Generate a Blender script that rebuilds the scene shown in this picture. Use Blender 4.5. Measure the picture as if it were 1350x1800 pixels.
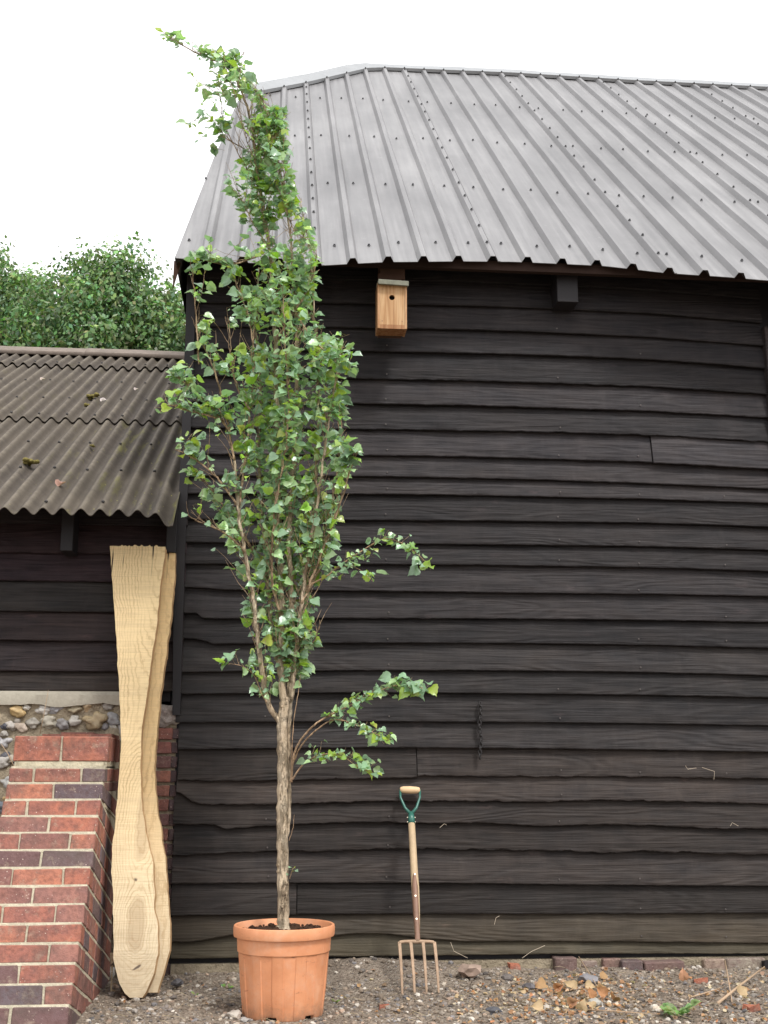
import bpy, bmesh, math, random
import numpy as np
from mathutils import Vector, Matrix, noise
R = math.radians
random.seed(7); np.random.seed(7)
scene = bpy.context.scene
COL = scene.collection
for o in list(bpy.data.objects): bpy.data.objects.remove(o)

# ------------------------------------------------------------ camera
PITCH, YAW, DIST, CAMH, FPX = R(12.4), R(5.2), 6.5, 1.0, 2100.0
cd = Vector((math.sin(YAW)*math.cos(PITCH), math.cos(YAW)*math.cos(PITCH), math.sin(PITCH)))
cr = Vector((math.cos(YAW), -math.sin(YAW), 0)); cu = cr.cross(cd)
CP = Vector((0, -DIST, CAMH))
cam = bpy.data.cameras.new('camera'); co = bpy.data.objects.new('camera', cam); COL.objects.link(co)
cam.sensor_fit = 'VERTICAL'; cam.sensor_height = 36; cam.sensor_width = 27; cam.lens = FPX/1800*36
cam.clip_end = 2000; cam.clip_start = .05
m = Matrix((cr, cu, -cd)).transposed().to_4x4(); m.translation = CP; co.matrix_world = m
scene.camera = co
scene.render.resolution_x = 768; scene.render.resolution_y = 1024

# ------------------------------------------------------------ light
SUN_EL, SUN_AZ = R(55), R(150)      # overcast: very soft sun from behind the camera
w = bpy.data.worlds.new('World'); scene.world = w; w.use_nodes = True
nt = w.node_tree; nt.nodes.clear()
sky = nt.nodes.new('ShaderNodeTexSky'); sky.sky_type = 'NISHITA'; sky.sun_disc = False
sky.sun_elevation = SUN_EL; sky.sun_rotation = SUN_AZ; sky.dust_density = 4; sky.air_density = 1.2
hsv = nt.nodes.new('ShaderNodeHueSaturation'); hsv.inputs['Saturation'].default_value = .12
mx = nt.nodes.new('ShaderNodeMix'); mx.data_type = 'RGBA'; mx.inputs[0].default_value = .75
mx.inputs[7].default_value = (12, 12, 12.1, 1)
bg = nt.nodes.new('ShaderNodeBackground'); bg.inputs[1].default_value = .095
wo = nt.nodes.new('ShaderNodeOutputWorld')
nt.links.new(sky.outputs[0], hsv.inputs['Color']); nt.links.new(hsv.outputs[0], mx.inputs[6])
nt.links.new(mx.outputs[2], bg.inputs[0]); nt.links.new(bg.outputs[0], wo.inputs[0])
sl = bpy.data.lights.new('sun', 'SUN'); sl.energy = 1.5; sl.angle = R(10); sl.color = (1, .975, .94)
so = bpy.data.objects.new('sun', sl); COL.objects.link(so)
sd = Vector((math.sin(SUN_AZ)*math.cos(SUN_EL), math.cos(SUN_AZ)*math.cos(SUN_EL), math.sin(SUN_EL)))
so.rotation_euler = sd.to_track_quat('Z', 'Y').to_euler(); so.location = (0, -8, 12)
scene.view_settings.view_transform = 'Standard'; scene.view_settings.look = 'None'
scene.view_settings.exposure = .8; scene.view_settings.gamma = 1

# ------------------------------------------------------------ pixel rays (photo is 1350 x 1800)
def ray(x, y): return cd*FPX + cr*(x-675) - cu*(y-900)
def ony(x, y, Y): r = ray(x, y); return CP + r*((Y-CP.y)/r.y)
def onx(x, y, X): r = ray(x, y); return CP + r*((X-CP.x)/r.x)
def onz(x, y, Z): r = ray(x, y); return CP + r*((Z-CP.z)/r.z)
def onp(x, y, p0, n): r = ray(x, y); return CP + r*((p0-CP).dot(n)/r.dot(n))
def proj(P): q = P-CP; z = q.dot(cd); return 675+FPX*q.dot(cr)/z, 900-FPX*q.dot(cu)/z

# ------------------------------------------------------------ mesh builder
class MB:
    def __init__(s): s.v = []; s.f = []; s.c = []; s.col = (1, 1, 1)
    def vert(s, p, c=None): s.v.append(tuple(p)); s.c.append(c or s.col); return len(s.v)-1
    def face(s, *i): s.f.append(tuple(i))
    def poly(s, pts, c=None): s.f.append(tuple(s.vert(p, c) for p in pts))
    def box(s, x0, x1, y0, y1, z0, z1, jit=0, c=None):
        P = [(x, y, z) for z in (z0, z1) for y in (y0, y1) for x in (x0, x1)]
        if jit: P = [tuple(a+random.uniform(-jit, jit) for a in p) for p in P]
        s.hexa(P, c)
    def hexa(s, P, c=None):   # order: z0(y0x0,y0x1,y1x0,y1x1) z1(...)
        b = [s.vert(p, c) for p in P]
        for q in ((0,2,3,1),(4,5,7,6),(0,1,5,4),(1,3,7,5),(3,2,6,7),(2,0,4,6)): s.face(*[b[i] for i in q])
    def tube(s, pts, rad, n=6, c=None, cap=True):
        pts = [Vector(p) for p in pts]; rings = []
        for i, p in enumerate(pts):
            t = (pts[min(i+1, len(pts)-1)]-pts[max(i-1, 0)]).normalized()
            a = t.cross(Vector((.31, -.9, .27))).normalized(); b = t.cross(a)
            r = rad[i] if hasattr(rad, '__len__') else rad
            rings.append([s.vert(p+a*math.cos(k*6.28318/n)*r+b*math.sin(k*6.28318/n)*r, c) for k in range(n)])
        for i in range(len(rings)-1):
            for k in range(n):
                k2 = (k+1) % n; s.face(rings[i][k], rings[i][k2], rings[i+1][k2], rings[i+1][k])
        if cap: s.face(*rings[0][::-1]); s.face(*rings[-1])
    def lathe(s, prof, n=48, cx=0, cy=0, fn=None, c=None):
        rings = []
        for j, (r, z) in enumerate(prof):
            ring = []
            for k in range(n):
                a = 2*math.pi*k/n; rr, zz = (r, z) if fn is None else fn(j, a, r, z)
                ring.append(s.vert((cx+rr*math.cos(a), cy+rr*math.sin(a), zz), c))
            rings.append(ring)
        for i in range(len(rings)-1):
            for k in range(n):
                k2 = (k+1) % n; s.face(rings[i][k], rings[i][k2], rings[i+1][k2], rings[i+1][k])
        return rings
    def build(s, name, mat, parent=None, smooth=False, label=None, bevel=0, auto=None):
        me = bpy.data.meshes.new(name)
        off = Vector((0, 0, 0))
        if parent is not None: off = wloc(parent)
        me.from_pydata([tuple(Vector(p)-off) for p in s.v], [], s.f); me.update()
        ca = me.color_attributes.new('tint', 'FLOAT_COLOR', 'POINT')
        a = np.ones((len(s.v), 4), dtype=np.float32); a[:, :3] = np.array(s.c, dtype=np.float32)
        ca.data.foreach_set('color', a.ravel())
        me.materials.append(mat)
        bm = bmesh.new(); bm.from_mesh(me); bmesh.ops.recalc_face_normals(bm, faces=bm.faces); bm.to_mesh(me); bm.free()
        if smooth: me.shade_smooth()
        if auto: me.shade_smooth(); me.set_sharp_from_angle(angle=R(auto))
        o = bpy.data.objects.new(name, me); COL.objects.link(o)
        if parent is not None: o.parent = parent
        if bevel:
            b = o.modifiers.new('bevel', 'BEVEL'); b.width = bevel; b.segments = 1; b.limit_method = 'ANGLE'; b.angle_limit = R(40)
        if label: o['label'] = label
        return o
def wloc(o):
    p = Vector((0, 0, 0))
    while o is not None: p += o.location; o = o.parent
    return p
def thing(name, label, cat, loc=(0, 0, 0), group=None, kind=None):
    o = bpy.data.objects.new(name, None); COL.objects.link(o); o.location = loc; o.empty_display_size = .1
    return tag(o, label, cat, group, kind)
def tag(o, label, cat=None, group=None, kind=None):
    o['label'] = label
    if cat: o['category'] = cat
    if group: o['group'] = group
    if kind: o['kind'] = kind
    return o
def recenter(o, p):
    p = Vector(p); o.data.transform(Matrix.Translation(-p)); o.location = p; return o
def copy_part(o, loc, parent):
    c = o.copy(); c.location = Vector(loc)-wloc(parent); c.parent = parent; COL.objects.link(c); return c
def fbm(x, y=0., z=0., o=4): return noise.fractal(Vector((x, y, z)), 1.0, 2.0, o)

# ------------------------------------------------------------ materials
class NT:
    def __init__(s, name):
        s.m = bpy.data.materials.new(name); s.m.use_nodes = True; s.t = s.m.node_tree; s.t.nodes.clear()
        s.out = s.n('ShaderNodeOutputMaterial'); s.b = s.n('ShaderNodeBsdfPrincipled'); s.l(s.b.outputs[0], s.out.inputs[0])
    def n(s, k): return s.t.nodes.new(k)
    def l(s, a, b): s.t.links.new(a, b)
    def setv(s, inp, v):
        if hasattr(v, 'is_linked') or hasattr(v, 'links'): s.l(v, inp)
        else: inp.default_value = v
    def coord(s, scale=(1, 1, 1), loc=(0, 0, 0)):
        c = s.n('ShaderNodeTexCoord'); mp = s.n('ShaderNodeMapping'); mp.inputs['Scale'].default_value = scale
        mp.inputs['Location'].default_value = loc; s.l(c.outputs['Object'], mp.inputs[0]); return mp.outputs[0]
    def noise(s, vec, scale=5, detail=4, rough=.6, dist=0):
        t = s.n('ShaderNodeTexNoise'); s.l(vec, t.inputs['Vector']); t.inputs['Scale'].default_value = scale
        t.inputs['Detail'].default_value = detail; t.inputs['Roughness'].default_value = rough; t.inputs['Distortion'].default_value = dist
        return t.outputs['Fac']
    def voro(s, vec, scale=5, feat='F1', out='Distance', rnd=1):
        t = s.n('ShaderNodeTexVoronoi'); s.l(vec, t.inputs['Vector']); t.inputs['Scale'].default_value = scale; t.feature = feat
        t.inputs['Randomness'].default_value = rnd; return t.outputs[out]
    def math(s, op, a, b=0., c=None):
        t = s.n('ShaderNodeMath'); t.operation = op; s.setv(t.inputs[0], a); s.setv(t.inputs[1], b)
        if c is not None: s.setv(t.inputs[2], c)
        return t.outputs[0]
    def ramp(s, fac, stops, interp='LINEAR'):
        t = s.n('ShaderNodeValToRGB'); e = t.color_ramp.elements; t.color_ramp.interpolation = interp
        while len(e) < len(stops): e.new(.5)
        for i, (p, c) in enumerate(stops):
            e[i].position = p; e[i].color = (c, c, c, 1) if isinstance(c, (int, float)) else (*c, 1)
        s.l(fac, t.inputs[0]); return t.outputs[0]
    def mix(s, fac, a, b, mode='MIX'):
        t = s.n('ShaderNodeMix'); t.data_type = 'RGBA'; t.blend_type = mode; s.setv(t.inputs[0], fac)
        for inp, v in ((t.inputs[6], a), (t.inputs[7], b)):
            if isinstance(v, tuple): inp.default_value = (*v[:3], 1)
            else: s.l(v, inp)
        return t.outputs[2]
    def attr(s, name='tint'):
        t = s.n('ShaderNodeAttribute'); t.attribute_name = name; return t.outputs['Color']
    def bump(s, h, strength=.5, dist=.01):
        t = s.n('ShaderNodeBump'); t.inputs['Strength'].default_value = strength; t.inputs['Distance'].default_value = dist
        s.l(h, t.inputs['Height']); s.l(t.outputs[0], s.b.inputs['Normal'])
    def fin(s, col, rough=.7, spec=.5, metal=0):
        s.setv(s.b.inputs['Base Color'], (*col, 1) if isinstance(col, tuple) else col)
        s.setv(s.b.inputs['Roughness'], rough); s.b.inputs['Specular IOR Level'].default_value = spec
        s.b.inputs['Metallic'].default_value = metal; return s.m

def mat_black_boards():
    s = NT('tarred_weatherboard')
    tint = s.attr(); sep = s.n('ShaderNodeSeparateColor'); s.l(tint, sep.inputs[0])
    c = s.coord()
    # per board offset of the grain (alpha is not used; the tint's red jitters it)
    off = s.n('ShaderNodeVectorMath'); off.operation = 'ADD'; s.l(c, off.inputs[0])
    cmb = s.n('ShaderNodeCombineXYZ'); s.l(s.math('MULTIPLY', sep.outputs[0], 977), cmb.inputs[0]); s.l(s.math('MULTIPLY', sep.outputs[1], 311), cmb.inputs[1])
    s.l(cmb.outputs[0], off.inputs[1]); v = off.outputs[0]
    def mp(sc):
        q = s.n('ShaderNodeMapping'); q.inputs['Scale'].default_value = sc; s.l(v, q.inputs[0]); return q.outputs[0]
    grain = s.noise(mp((1.6, 1, 55)), 1.6, 6, .65, .5)
    fine = s.noise(mp((5, 5, 150)), 1, 3, .6)
    patch = s.noise(mp((1.5, 1, 4)), 2.2, 5, .6)
    # cathedral figure here and there
    fig = s.math('MULTIPLY', s.math('ADD', s.math('SINE', s.math('MULTIPLY', s.noise(mp((.55, 1, 3.6)), 1.5, 2, .45), 85)), 1), .5)
    knots = s.ramp(s.voro(mp((1, 1, 2.4)), 3.2), [(.04, 1), (.17, .0)])
    kn2 = s.math('MULTIPLY', knots, s.ramp(s.noise(mp((8, 8, 20)), 3, 3), [(.42, 0), (.6, 1)]))
    streak = s.ramp(s.noise(mp((14, 3, 2.0)), 1.3, 4, .7), [(.5, 0), (.75, 1)])
    col = s.mix(s.ramp(grain, [(.28, 0), (.74, 1)]), (.5, .49, .51), (1.55, 1.5, 1.48))
    col = s.mix(s.ramp(patch, [(.3, 0), (.75, 1)]), s.mix(.9, col, (.62, .62, .68), 'MULTIPLY'), s.mix(.9, col, (1.5, 1.32, 1.18), 'MULTIPLY'))
    col = s.mix(s.math('MULTIPLY', fig, .22), col, (2.0, 1.9, 1.85), 'MIX')
    col = s.mix(s.math('MULTIPLY', kn2, .6), col, (2.9, 2.3, 2.2))
    col = s.mix(s.math('MULTIPLY', streak, .22), col, (2.4, 2.1, 2.0))
    splash = s.n('ShaderNodeSeparateXYZ'); s.l(c, splash.inputs[0]); sz = s.math('ADD', splash.outputs[2], s.math('MULTIPLY', s.noise(s.coord((3, 1, 3)), 2, 4), .6))
    col = s.mix(s.ramp(sz, [(.45, .3), (.85, 0)]), col, (2.0, 1.8, 1.45)); smud = s.ramp(s.noise(s.coord((2.5, 1, 1.4)), 1.7, 6, .72), [(.55, 0), (.75, 1)])
    col = s.mix(s.math('MULTIPLY', smud, .36), col, (2.6, 2.4, 2.2))
    col = s.mix(1.0, col, tint, 'MULTIPLY')
    crack = s.ramp(s.noise(mp((.8, 1, 30)), 2.2, 5, .62, .35), [(.235, 0), (.255, 1)])
    col = s.mix(s.math('SUBTRACT', 1.0, crack), col, (.004, .004, .004))
    h = s.math('ADD', s.math('MULTIPLY', grain, .8), s.math('MULTIPLY', fine, .35))
    h = s.math('ADD', h, s.math('MULTIPLY', crack, .9)); h = s.math('ADD', h, s.math('MULTIPLY', fig, .3))
    s.bump(h, .9, .007)
    return s.fin(col, s.ramp(grain, [(.3, .75), (.7, .55)]), .22)
M_BOARD = mat_black_boards()

def simple(name, col, rough=.7, spec=.4, metal=0, nscale=30, var=.25, bump=.2, bd=.003, usetint=False, stretch=(1, 1, 1)):
    s = NT(name); c = s.coord(stretch); n = s.noise(c, nscale, 5, .65); n2 = s.noise(c, nscale*.17, 3, .6)
    k = s.math('ADD', s.math('MULTIPLY', n, var), s.math('MULTIPLY', n2, var)); k = s.math('ADD', k, 1-var)
    cc = s.n('ShaderNodeCombineColor'); [s.l(k, cc.inputs[i]) for i in range(3)]
    col = s.mix(1., cc.outputs[0], col, 'MULTIPLY')
    if usetint: col = s.mix(1., col, s.attr(), 'MULTIPLY')
    if bump: s.bump(n, bump, bd)
    return s.fin(col, rough, spec, metal)

def mat_steel_roof():
    s = NT('coated_steel_sheet'); c = s.coord()
    big = s.noise(s.coord((1.2, .5, .5)), 1.6, 5, .6); fine = s.noise(c, 70, 3, .6)
    st = s.noise(s.coord((26, .8, .8)), 1.2, 5, .65)
    v = s.math('ADD', s.math('MULTIPLY', big, .5), s.math('MULTIPLY', st, .5))
    col = s.ramp(v, [(.33, (.118, .116, .120)), (.5, (.192, .188, .192)), (.68, (.29, .285, .288))])
    col = s.mix(s.math('MULTIPLY', fine, .12), col, (.3, .3, .3))
    rust = s.math('MULTIPLY', s.ramp(s.noise(s.coord((30, 1.4, 1.4)), 1.5, 5, .75), [(.62, 0), (.74, 1)]), .45)
    col = s.mix(rust, col, (.10, .09, .088)); sp2 = s.ramp(s.noise(c, 9, 6, .8), [(.62, 0), (.7, .35)]); col = s.mix(sp2, col, (.33, .33, .32))
    s.bump(s.math('ADD', s.math('MULTIPLY', big, 1), s.math('MULTIPLY', fine, .08)), .2, .012)
    return s.fin(col, s.ramp(st, [(.3, .42), (.7, .58)]), .5, .25)
M_STEEL = mat_steel_roof()
M_CAP = simple('galvanised_flashing', (.29, .30, .31), .7, .3, 0, 12, .3, .1)

def mat_onduline():
    s = NT('bitumen_corrugated_sheet'); c = s.coord()
    n = s.noise(c, 90, 4, .7); big = s.noise(s.coord((1, .6, .6)), 1.7, 5, .6); dust = s.noise(c, 14, 5, .7)
    moss = s.ramp(s.noise(s.coord((9, 1.1, 1.1)), 1.6, 5, .7), [(.56, 0), (.72, 1)])
    tint = s.attr(); sep = s.n('ShaderNodeSeparateColor'); s.l(tint, sep.inputs[0])
    col = s.ramp(dust, [(.3, (.052, .043, .037)), (.7, (.092, .077, .064))])
    col = s.mix(s.ramp(big, [(.35, 0), (.7, .6)]), col, (.115, .095, .072))
    # lichen-coloured crests: tint red marks the crest line
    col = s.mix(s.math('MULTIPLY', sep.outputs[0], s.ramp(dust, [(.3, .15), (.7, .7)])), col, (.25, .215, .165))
    col = s.mix(s.math('MULTIPLY', s.math('MULTIPLY', moss, sep.outputs[1]), .8), col, (.20, .19, .05))
    spots = s.math('MULTIPLY', s.ramp(s.voro(c, 17), [(.045, 1), (.085, 0)]), sep.outputs[1])
    col = s.mix(spots, col, (.42, .40, .10))
    s.bump(s.math('ADD', n, dust), .35, .004)
    return s.fin(col, .85, .25)
M_OND = mat_onduline()

def mat_brick():
    s = NT('red_stock_brick'); c = s.coord(); tint = s.attr()
    n = s.noise(c, 42, 5, .7); n2 = s.noise(c, 9, 4, .6)
    col = s.mix(s.ramp(n2, [(.35, 0), (.7, .55)]), tint, (.14, .085, .09))
    col = s.mix(s.ramp(n, [(.35, .55), (.6, 0)]), col, (.10, .05, .045))
    sp = s.ramp(s.voro(c, 60), [(.10, 1), (.16, 0)]); sp = s.math('MULTIPLY', sp, s.ramp(n2, [(.45, 0), (.6, .9)]))
    col = s.mix(sp, col, (.62, .5, .42))
    sm_ = s.math('MULTIPLY', s.ramp(s.noise(c, 16, 6, .75), [(.56, 0), (.68, 1)]), .45); col = s.mix(sm_, col, (.38, .31, .23))
    dk = s.ramp(s.noise(c, 5, 5, .7), [(.5, 0), (.68, .6)]); col = s.mix(dk, col, (.10, .075, .065))
    s.bump(s.math('ADD', n, s.math('MULTIPLY', n2, 1.5)), .8, .008); return s.fin(col, .85, .25)
M_BRICK = mat_brick()
M_MORTAR = simple('lime_mortar', (.50, .45, .34), .95, .1, 0, 50, .75, 1, .01)
M_OLDMORTAR = simple('old_flint_mortar', (.30, .25, .18), .95, .1, 0, 45, .9, 1, .02)
M_FLINT = simple('knapped_flint', (.8, .78, .74), .5, .5, 0, 45, 1.0, .7, .006, True)
M_DARK = simple('dark_void_shade', (.008, .007, .007), .9, .1, 0, 10, .2, 0)
M_TARWOOD = simple('tarred_timber', (.014, .012, .014), .6, .35, 0, 3, .6, .4, .003, False, (8, 8, 1.2))
M_BROWNWOOD = simple('weathered_brown_timber', (.085, .048, .035), .8, .2, 0, 6, .9, .4, .003)

def mat_pot():
    s = NT('terracotta_plastic'); c = s.coord()
    big = s.noise(c, 6, 5, .65); fine = s.noise(c, 160, 3, .6)
    col = s.ramp(big, [(.3, (.56, .225, .105)), (.6, (.68, .30, .15)), (.8, (.74, .40, .24))])
    sc = s.ramp(s.noise(s.coord((5, 5, 14)), 3, 5, .75), [(.30, .8), (.38, 0)])
    col = s.mix(sc, col, (.30, .11, .06))
    sep = s.n('ShaderNodeSeparateXYZ'); s.l(c, sep.inputs[0]); mud = s.ramp(s.math('ADD', sep.outputs[2], s.math('MULTIPLY', s.noise(c, 22, 5, .75), .22)), [(.09, .65), (.17, 0)])
    col = s.mix(mud, col, (.24, .16, .11)); scr = s.ramp(s.noise(s.coord((60, 60, 6)), 2, 4, .7), [(.66, 0), (.72, .4)]); col = s.mix(scr, col, (.72, .45, .32))
    dust = s.ramp(s.noise(c, 13, 6, .8), [(.5, 0), (.75, .35)]); col = s.mix(dust, col, (.62, .42, .32))
    s.bump(s.math('ADD', s.math('MULTIPLY', fine, .3), big), .15, .005); return s.fin(col, .55, .4)
M_POT = mat_pot()
M_SOIL = simple('dark_potting_compost', (.055, .03, .02), .95, .1, 0, 60, .9, 1, .01)

def mat_bark():
    s = NT('poplar_bark'); c = s.coord((1, 1, .35)); n = s.noise(c, 60, 5, .7); n2 = s.noise(s.coord((1, 1, .5)), 18, 5, .7)
    col = s.ramp(n2, [(.30, (.14, .10, .07)), (.42, (.44, .35, .25)), (.56, (.64, .53, .40)), (.72, (.74, .65, .52))])
    sp = s.ramp(s.voro(s.coord((1, 1, 2.2)), 60), [(.10, 1), (.2, 0)])
    col = s.mix(s.math('MULTIPLY', sp, .5), col, (.09, .06, .045)); mo = s.ramp(s.noise(s.coord((1, 1, .22)), 26, 6, .8), [(.44, 0), (.52, 1)]); col = s.mix(s.math('MULTIPLY', mo, .30), col, (.20, .145, .10)); col = s.mix(.6, col, s.attr(), 'MULTIPLY')
    s.bump(s.math('ADD', n, s.math('MULTIPLY', mo, -1.2)), 1, .01); return s.fin(col, .85, .2)
M_BARK = mat_bark()

def mat_leaf(name='poplar_leaf', trans=.3, rough=.4, spec=.5):
    s = NT(name); c = s.coord(); n = s.noise(c, 60, 3, .6); tint = s.attr()
    k = s.mix(n, (.75, .78, .75), (1.25, 1.2, 1.2)); col = s.mix(1., tint, k, 'MULTIPLY')
    geo = s.n('ShaderNodeNewGeometry')
    col = s.mix(s.math('MULTIPLY', geo.outputs['Backfacing'], .55), col, s.mix(1., col, (1.5, 1.35, 1.6), 'MULTIPLY'))
    s.fin(col, rough, spec); s.bump(n, .25, .004)
    tr = s.n('ShaderNodeBsdfTranslucent'); s.l(s.mix(1., col, (1.05, 1.35, .6), 'MULTIPLY'), tr.inputs[0])
    ms = s.n('ShaderNodeMixShader'); ms.inputs[0].default_value = trans
    s.l(s.b.outputs[0], ms.inputs[1]); s.l(tr.outputs[0], ms.inputs[2]); s.l(ms.outputs[0], s.out.inputs[0]); return s.m
M_LEAF = mat_leaf(trans=.28, rough=.30, spec=.8)
M_OAK = mat_leaf('oak_foliage', .3, .6, .3)

def mat_slab(name, cx0, seed, base1, base2):
    s = NT(name); c = s.n('ShaderNodeTexCoord'); sep = s.n('ShaderNodeSeparateXYZ'); s.l(c.outputs['Object'], sep.inputs[0])
    x, z = sep.outputs[0], sep.outputs[2]
    wob = s.noise(s.coord((3, .3, 2.4), (seed, 0, 0)), 1.5, 4, .55); wob2 = s.noise(s.coord((10, .3, 10), (seed, 3, 0)), 2.2, 3, .5)
    fc = s.n('ShaderNodeFloatCurve'); cu_ = fc.mapping.curves[0]
    pts = [(0, .62), (.07, .34), (.15, .03), (.23, .25), (.29, .13), (.35, .10), (.45, .30), (.60, .66), (.80, .46), (.92, .32), (1, .26)]
    cu_.points[0].location = pts[0]; cu_.points[-1].location = pts[-1]
    if seed > 5: pts = [(0, .55), (.3, .62), (.6, .7), (1, .5)]; cu_.points[0].location = pts[0]; cu_.points[-1].location = pts[-1]
    for p in pts[1:-1]: cu_.points.new(*p)
    fc.mapping.update(); s.l(s.math('DIVIDE', z, 2.25), fc.inputs['Value'])
    xx = s.math('MULTIPLY', s.math('ADD', x, s.math('MULTIPLY', s.math('SUBTRACT', wob, .5), .09)), 4.2)
    d = s.math('ADD', fc.outputs[0], s.math('MULTIPLY', s.math('SUBTRACT', wob2, .5), .07))
    r = s.math('SQRT', s.math('ADD', s.math('MULTIPLY', xx, xx), s.math('MULTIPLY', d, d)))
    ring = s.math('SINE', s.math('ADD', s.math('MULTIPLY', r, 120), s.math('MULTIPLY', s.noise(s.coord((9, .3, 2.5)), 4, 5, .7), 9))); ring = s.math('MULTIPLY', s.math('ADD', ring, 1), .5)
    rr = s.ramp(ring, [(.0, 0), (.75, .15), (1, 1)])
    fib = s.noise(s.coord((150, 1, 3)), 1, 4, .6); saw = s.noise(s.coord((6, 1, 150)), 1, 3, .6)
    col = s.mix(s.ramp(z, [(.2, 0), (1, 1)]), base1, base2)
    heart = s.ramp(r, [(.14, 1), (.2, .0)]); col = s.mix(s.math('MULTIPLY', heart, .55), col, (.42, .31, .19))
    col = s.mix(s.math('MULTIPLY', s.math('MULTIPLY', rr, s.ramp(s.noise(s.coord((5, .3, 1.5)), 3, 3), [(.35, .25), (.65, 1)])), .6), col, (.36, .21, .085))
    col = s.mix(s.math('MULTIPLY', fib, .25), col, (.45, .30, .15)); col = s.mix(s.ramp(saw, [(.42, 0), (.75, .45)]), col, (.50, .36, .21))
    dirt = s.ramp(s.math('ADD', z, s.math('MULTIPLY', wob2, .35)), [(.12, .75), (.55, 0)]); col = s.mix(dirt, col, (.33, .25, .16))
    ck = s.math('MULTIPLY', s.ramp(s.noise(s.coord((30, 1, 1.6)), 1.2, 3, .5), [(.30, 1), (.34, 0)]), s.ramp(s.math('MULTIPLY', z, .4), [(.80, 0), (.83, 1)]))
    col = s.mix(ck, col, (.05, .03, .02))
    # two knots
    for kx, kz, kr in (((-.022, .515, .014), (.006, .135, .02)) if seed < 5 else ()):
        dx = s.math('MULTIPLY', s.math('SUBTRACT', x, kx), 1.0); dz = s.math('MULTIPLY', s.math('SUBTRACT', z, kz), 1.1)
        if kr == .02: dz = s.math('MULTIPLY', s.math('SUBTRACT', dz, s.math('MULTIPLY', dx, .6)), 2.6)
        q = s.math('ADD', s.math('SQRT', s.math('ADD', s.math('MULTIPLY', dx, dx), s.math('MULTIPLY', dz, dz))), s.math('MULTIPLY', s.math('SUBTRACT', wob2, .5), .03))
        qn = s.n('ShaderNodeMapRange'); s.l(q, qn.inputs[0]); qn.inputs[1].default_value = kr*.5; qn.inputs[2].default_value = kr; qn.inputs[3].default_value = .85; qn.inputs[4].default_value = 0
        col = s.mix(qn.outputs[0], col, (.06, .035, .03))
    s.bump(s.math('ADD', s.math('MULTIPLY', fib, .5), saw), .6, .004); return s.fin(col, .62, .3)
M_SLAB1 = mat_slab('sawn_oak_face', 0, 3.1, (.78, .67, .47), (.84, .65, .37))
M_SLAB2 = mat_slab('sawn_oak_face_behind', 0, 8.4, (.74, .62, .42), (.74, .53, .27))
M_BARKEDGE = simple('waney_bark_edge', (.50, .32, .17), .9, .2, 0, 30, .8, .8, .006)

def mat_ground():
    s = NT('gravelly_earth'); c = s.coord(); n = s.noise(c, 4, 6, .65); f = s.noise(c, 55, 5, .75); v = s.voro(c, 75, 'F1', 'Color')
    bw = s.n('ShaderNodeRGBToBW'); s.l(v, bw.inputs[0])
    col = s.ramp(f, [(.3, (.15, .115, .088)), (.55, (.36, .295, .235)), (.75, (.52, .45, .37))])
    col = s.mix(s.ramp(bw.outputs[0], [(.6, 0), (.8, .5)]), col, (.33, .29, .24)); col = s.mix(s.ramp(n, [(.4, 0), (.7, .55)]), col, (.07, .05, .038))
    s.bump(s.math('ADD', f, s.voro(c, 75)), 1, .015); return s.fin(col, .95, .15)
M_GROUND = mat_ground()
M_STONE = simple('gravel_stone', (1, 1, 1), .85, .2, 0, 50, .5, .4, .003, True)
M_DRYLEAF = mat_leaf('dry_leaf', .2, .7, .3)
M_FORKWOOD = simple('ash_shaft_wood', (.46, .34, .21), .6, .3, 0, 3, .45, .2, .001, False, (40, 40, 2))
M_GRIP = simple('pale_turned_grip', (.66, .46, .27), .5, .3, 0, 3, .3, .15, .001, False, (3, 40, 40))
M_STRAP = simple('brown_stained_strap', (.22, .125, .085), .55, .4, .1, 25, .7, .2, .001)
M_RUST = simple('rusted_steel', (.38, .265, .18), .75, .35, .2, 45, .8, .35, .0015)
M_GREEN = simple('green_enamel', (.03, .13, .10), .35, .5, 0, 30, .4, .05)
M_RIVET = simple('bright_rivet', (.75, .66, .52), .35, .5, .6, 10, .1, 0)
M_SCREW = simple('dark_roof_screw', (.06, .06, .065), .5, .5, .3, 10, .1, 0)
M_NAIL = simple('nail_steel', (.10, .085, .08), .5, .5, .3, 10, .1, 0)
M_IRON = simple('black_iron', (.03, .027, .027), .5, .5, .5, 60, .5, .2)
def mat_pine():
    s = NT('nest_box_larch'); x = s.coord((26, 26, 1.6)); n = s.noise(x, 1.6, 5, .6, .6); n2 = s.noise(s.coord((120, 120, 4)), 1, 3)
    col = s.ramp(n, [(.3, (.30, .155, .065)), (.48, (.52, .30, .14)), (.62, (.66, .45, .25)), (.75, (.42, .22, .10))])
    col = s.mix(s.math('MULTIPLY', n2, .25), col, (.3, .17, .08)); col = s.mix(1., col, s.attr(), 'MULTIPLY'); col = s.mix(1., col, (.85, .82, .8), 'MULTIPLY')
    s.bump(n2, .2, .001); return s.fin(col, .6, .3)
M_PINE = mat_pine()
M_ROOFSLAT = simple('lichened_lid', (.19, .19, .15), .85, .2, 0, 60, .8, .5)
M_MOSS = simple('moss', (.20, .17, .06), .95, .1, 0, 60, .7, .8, .01)
M_WEED = mat_leaf('weed_leaf', .25, .5, .3)
M_TWIG = simple('dry_stalk', (.42, .30, .2), .8, .2, 0, 40, .4, .2)

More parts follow.
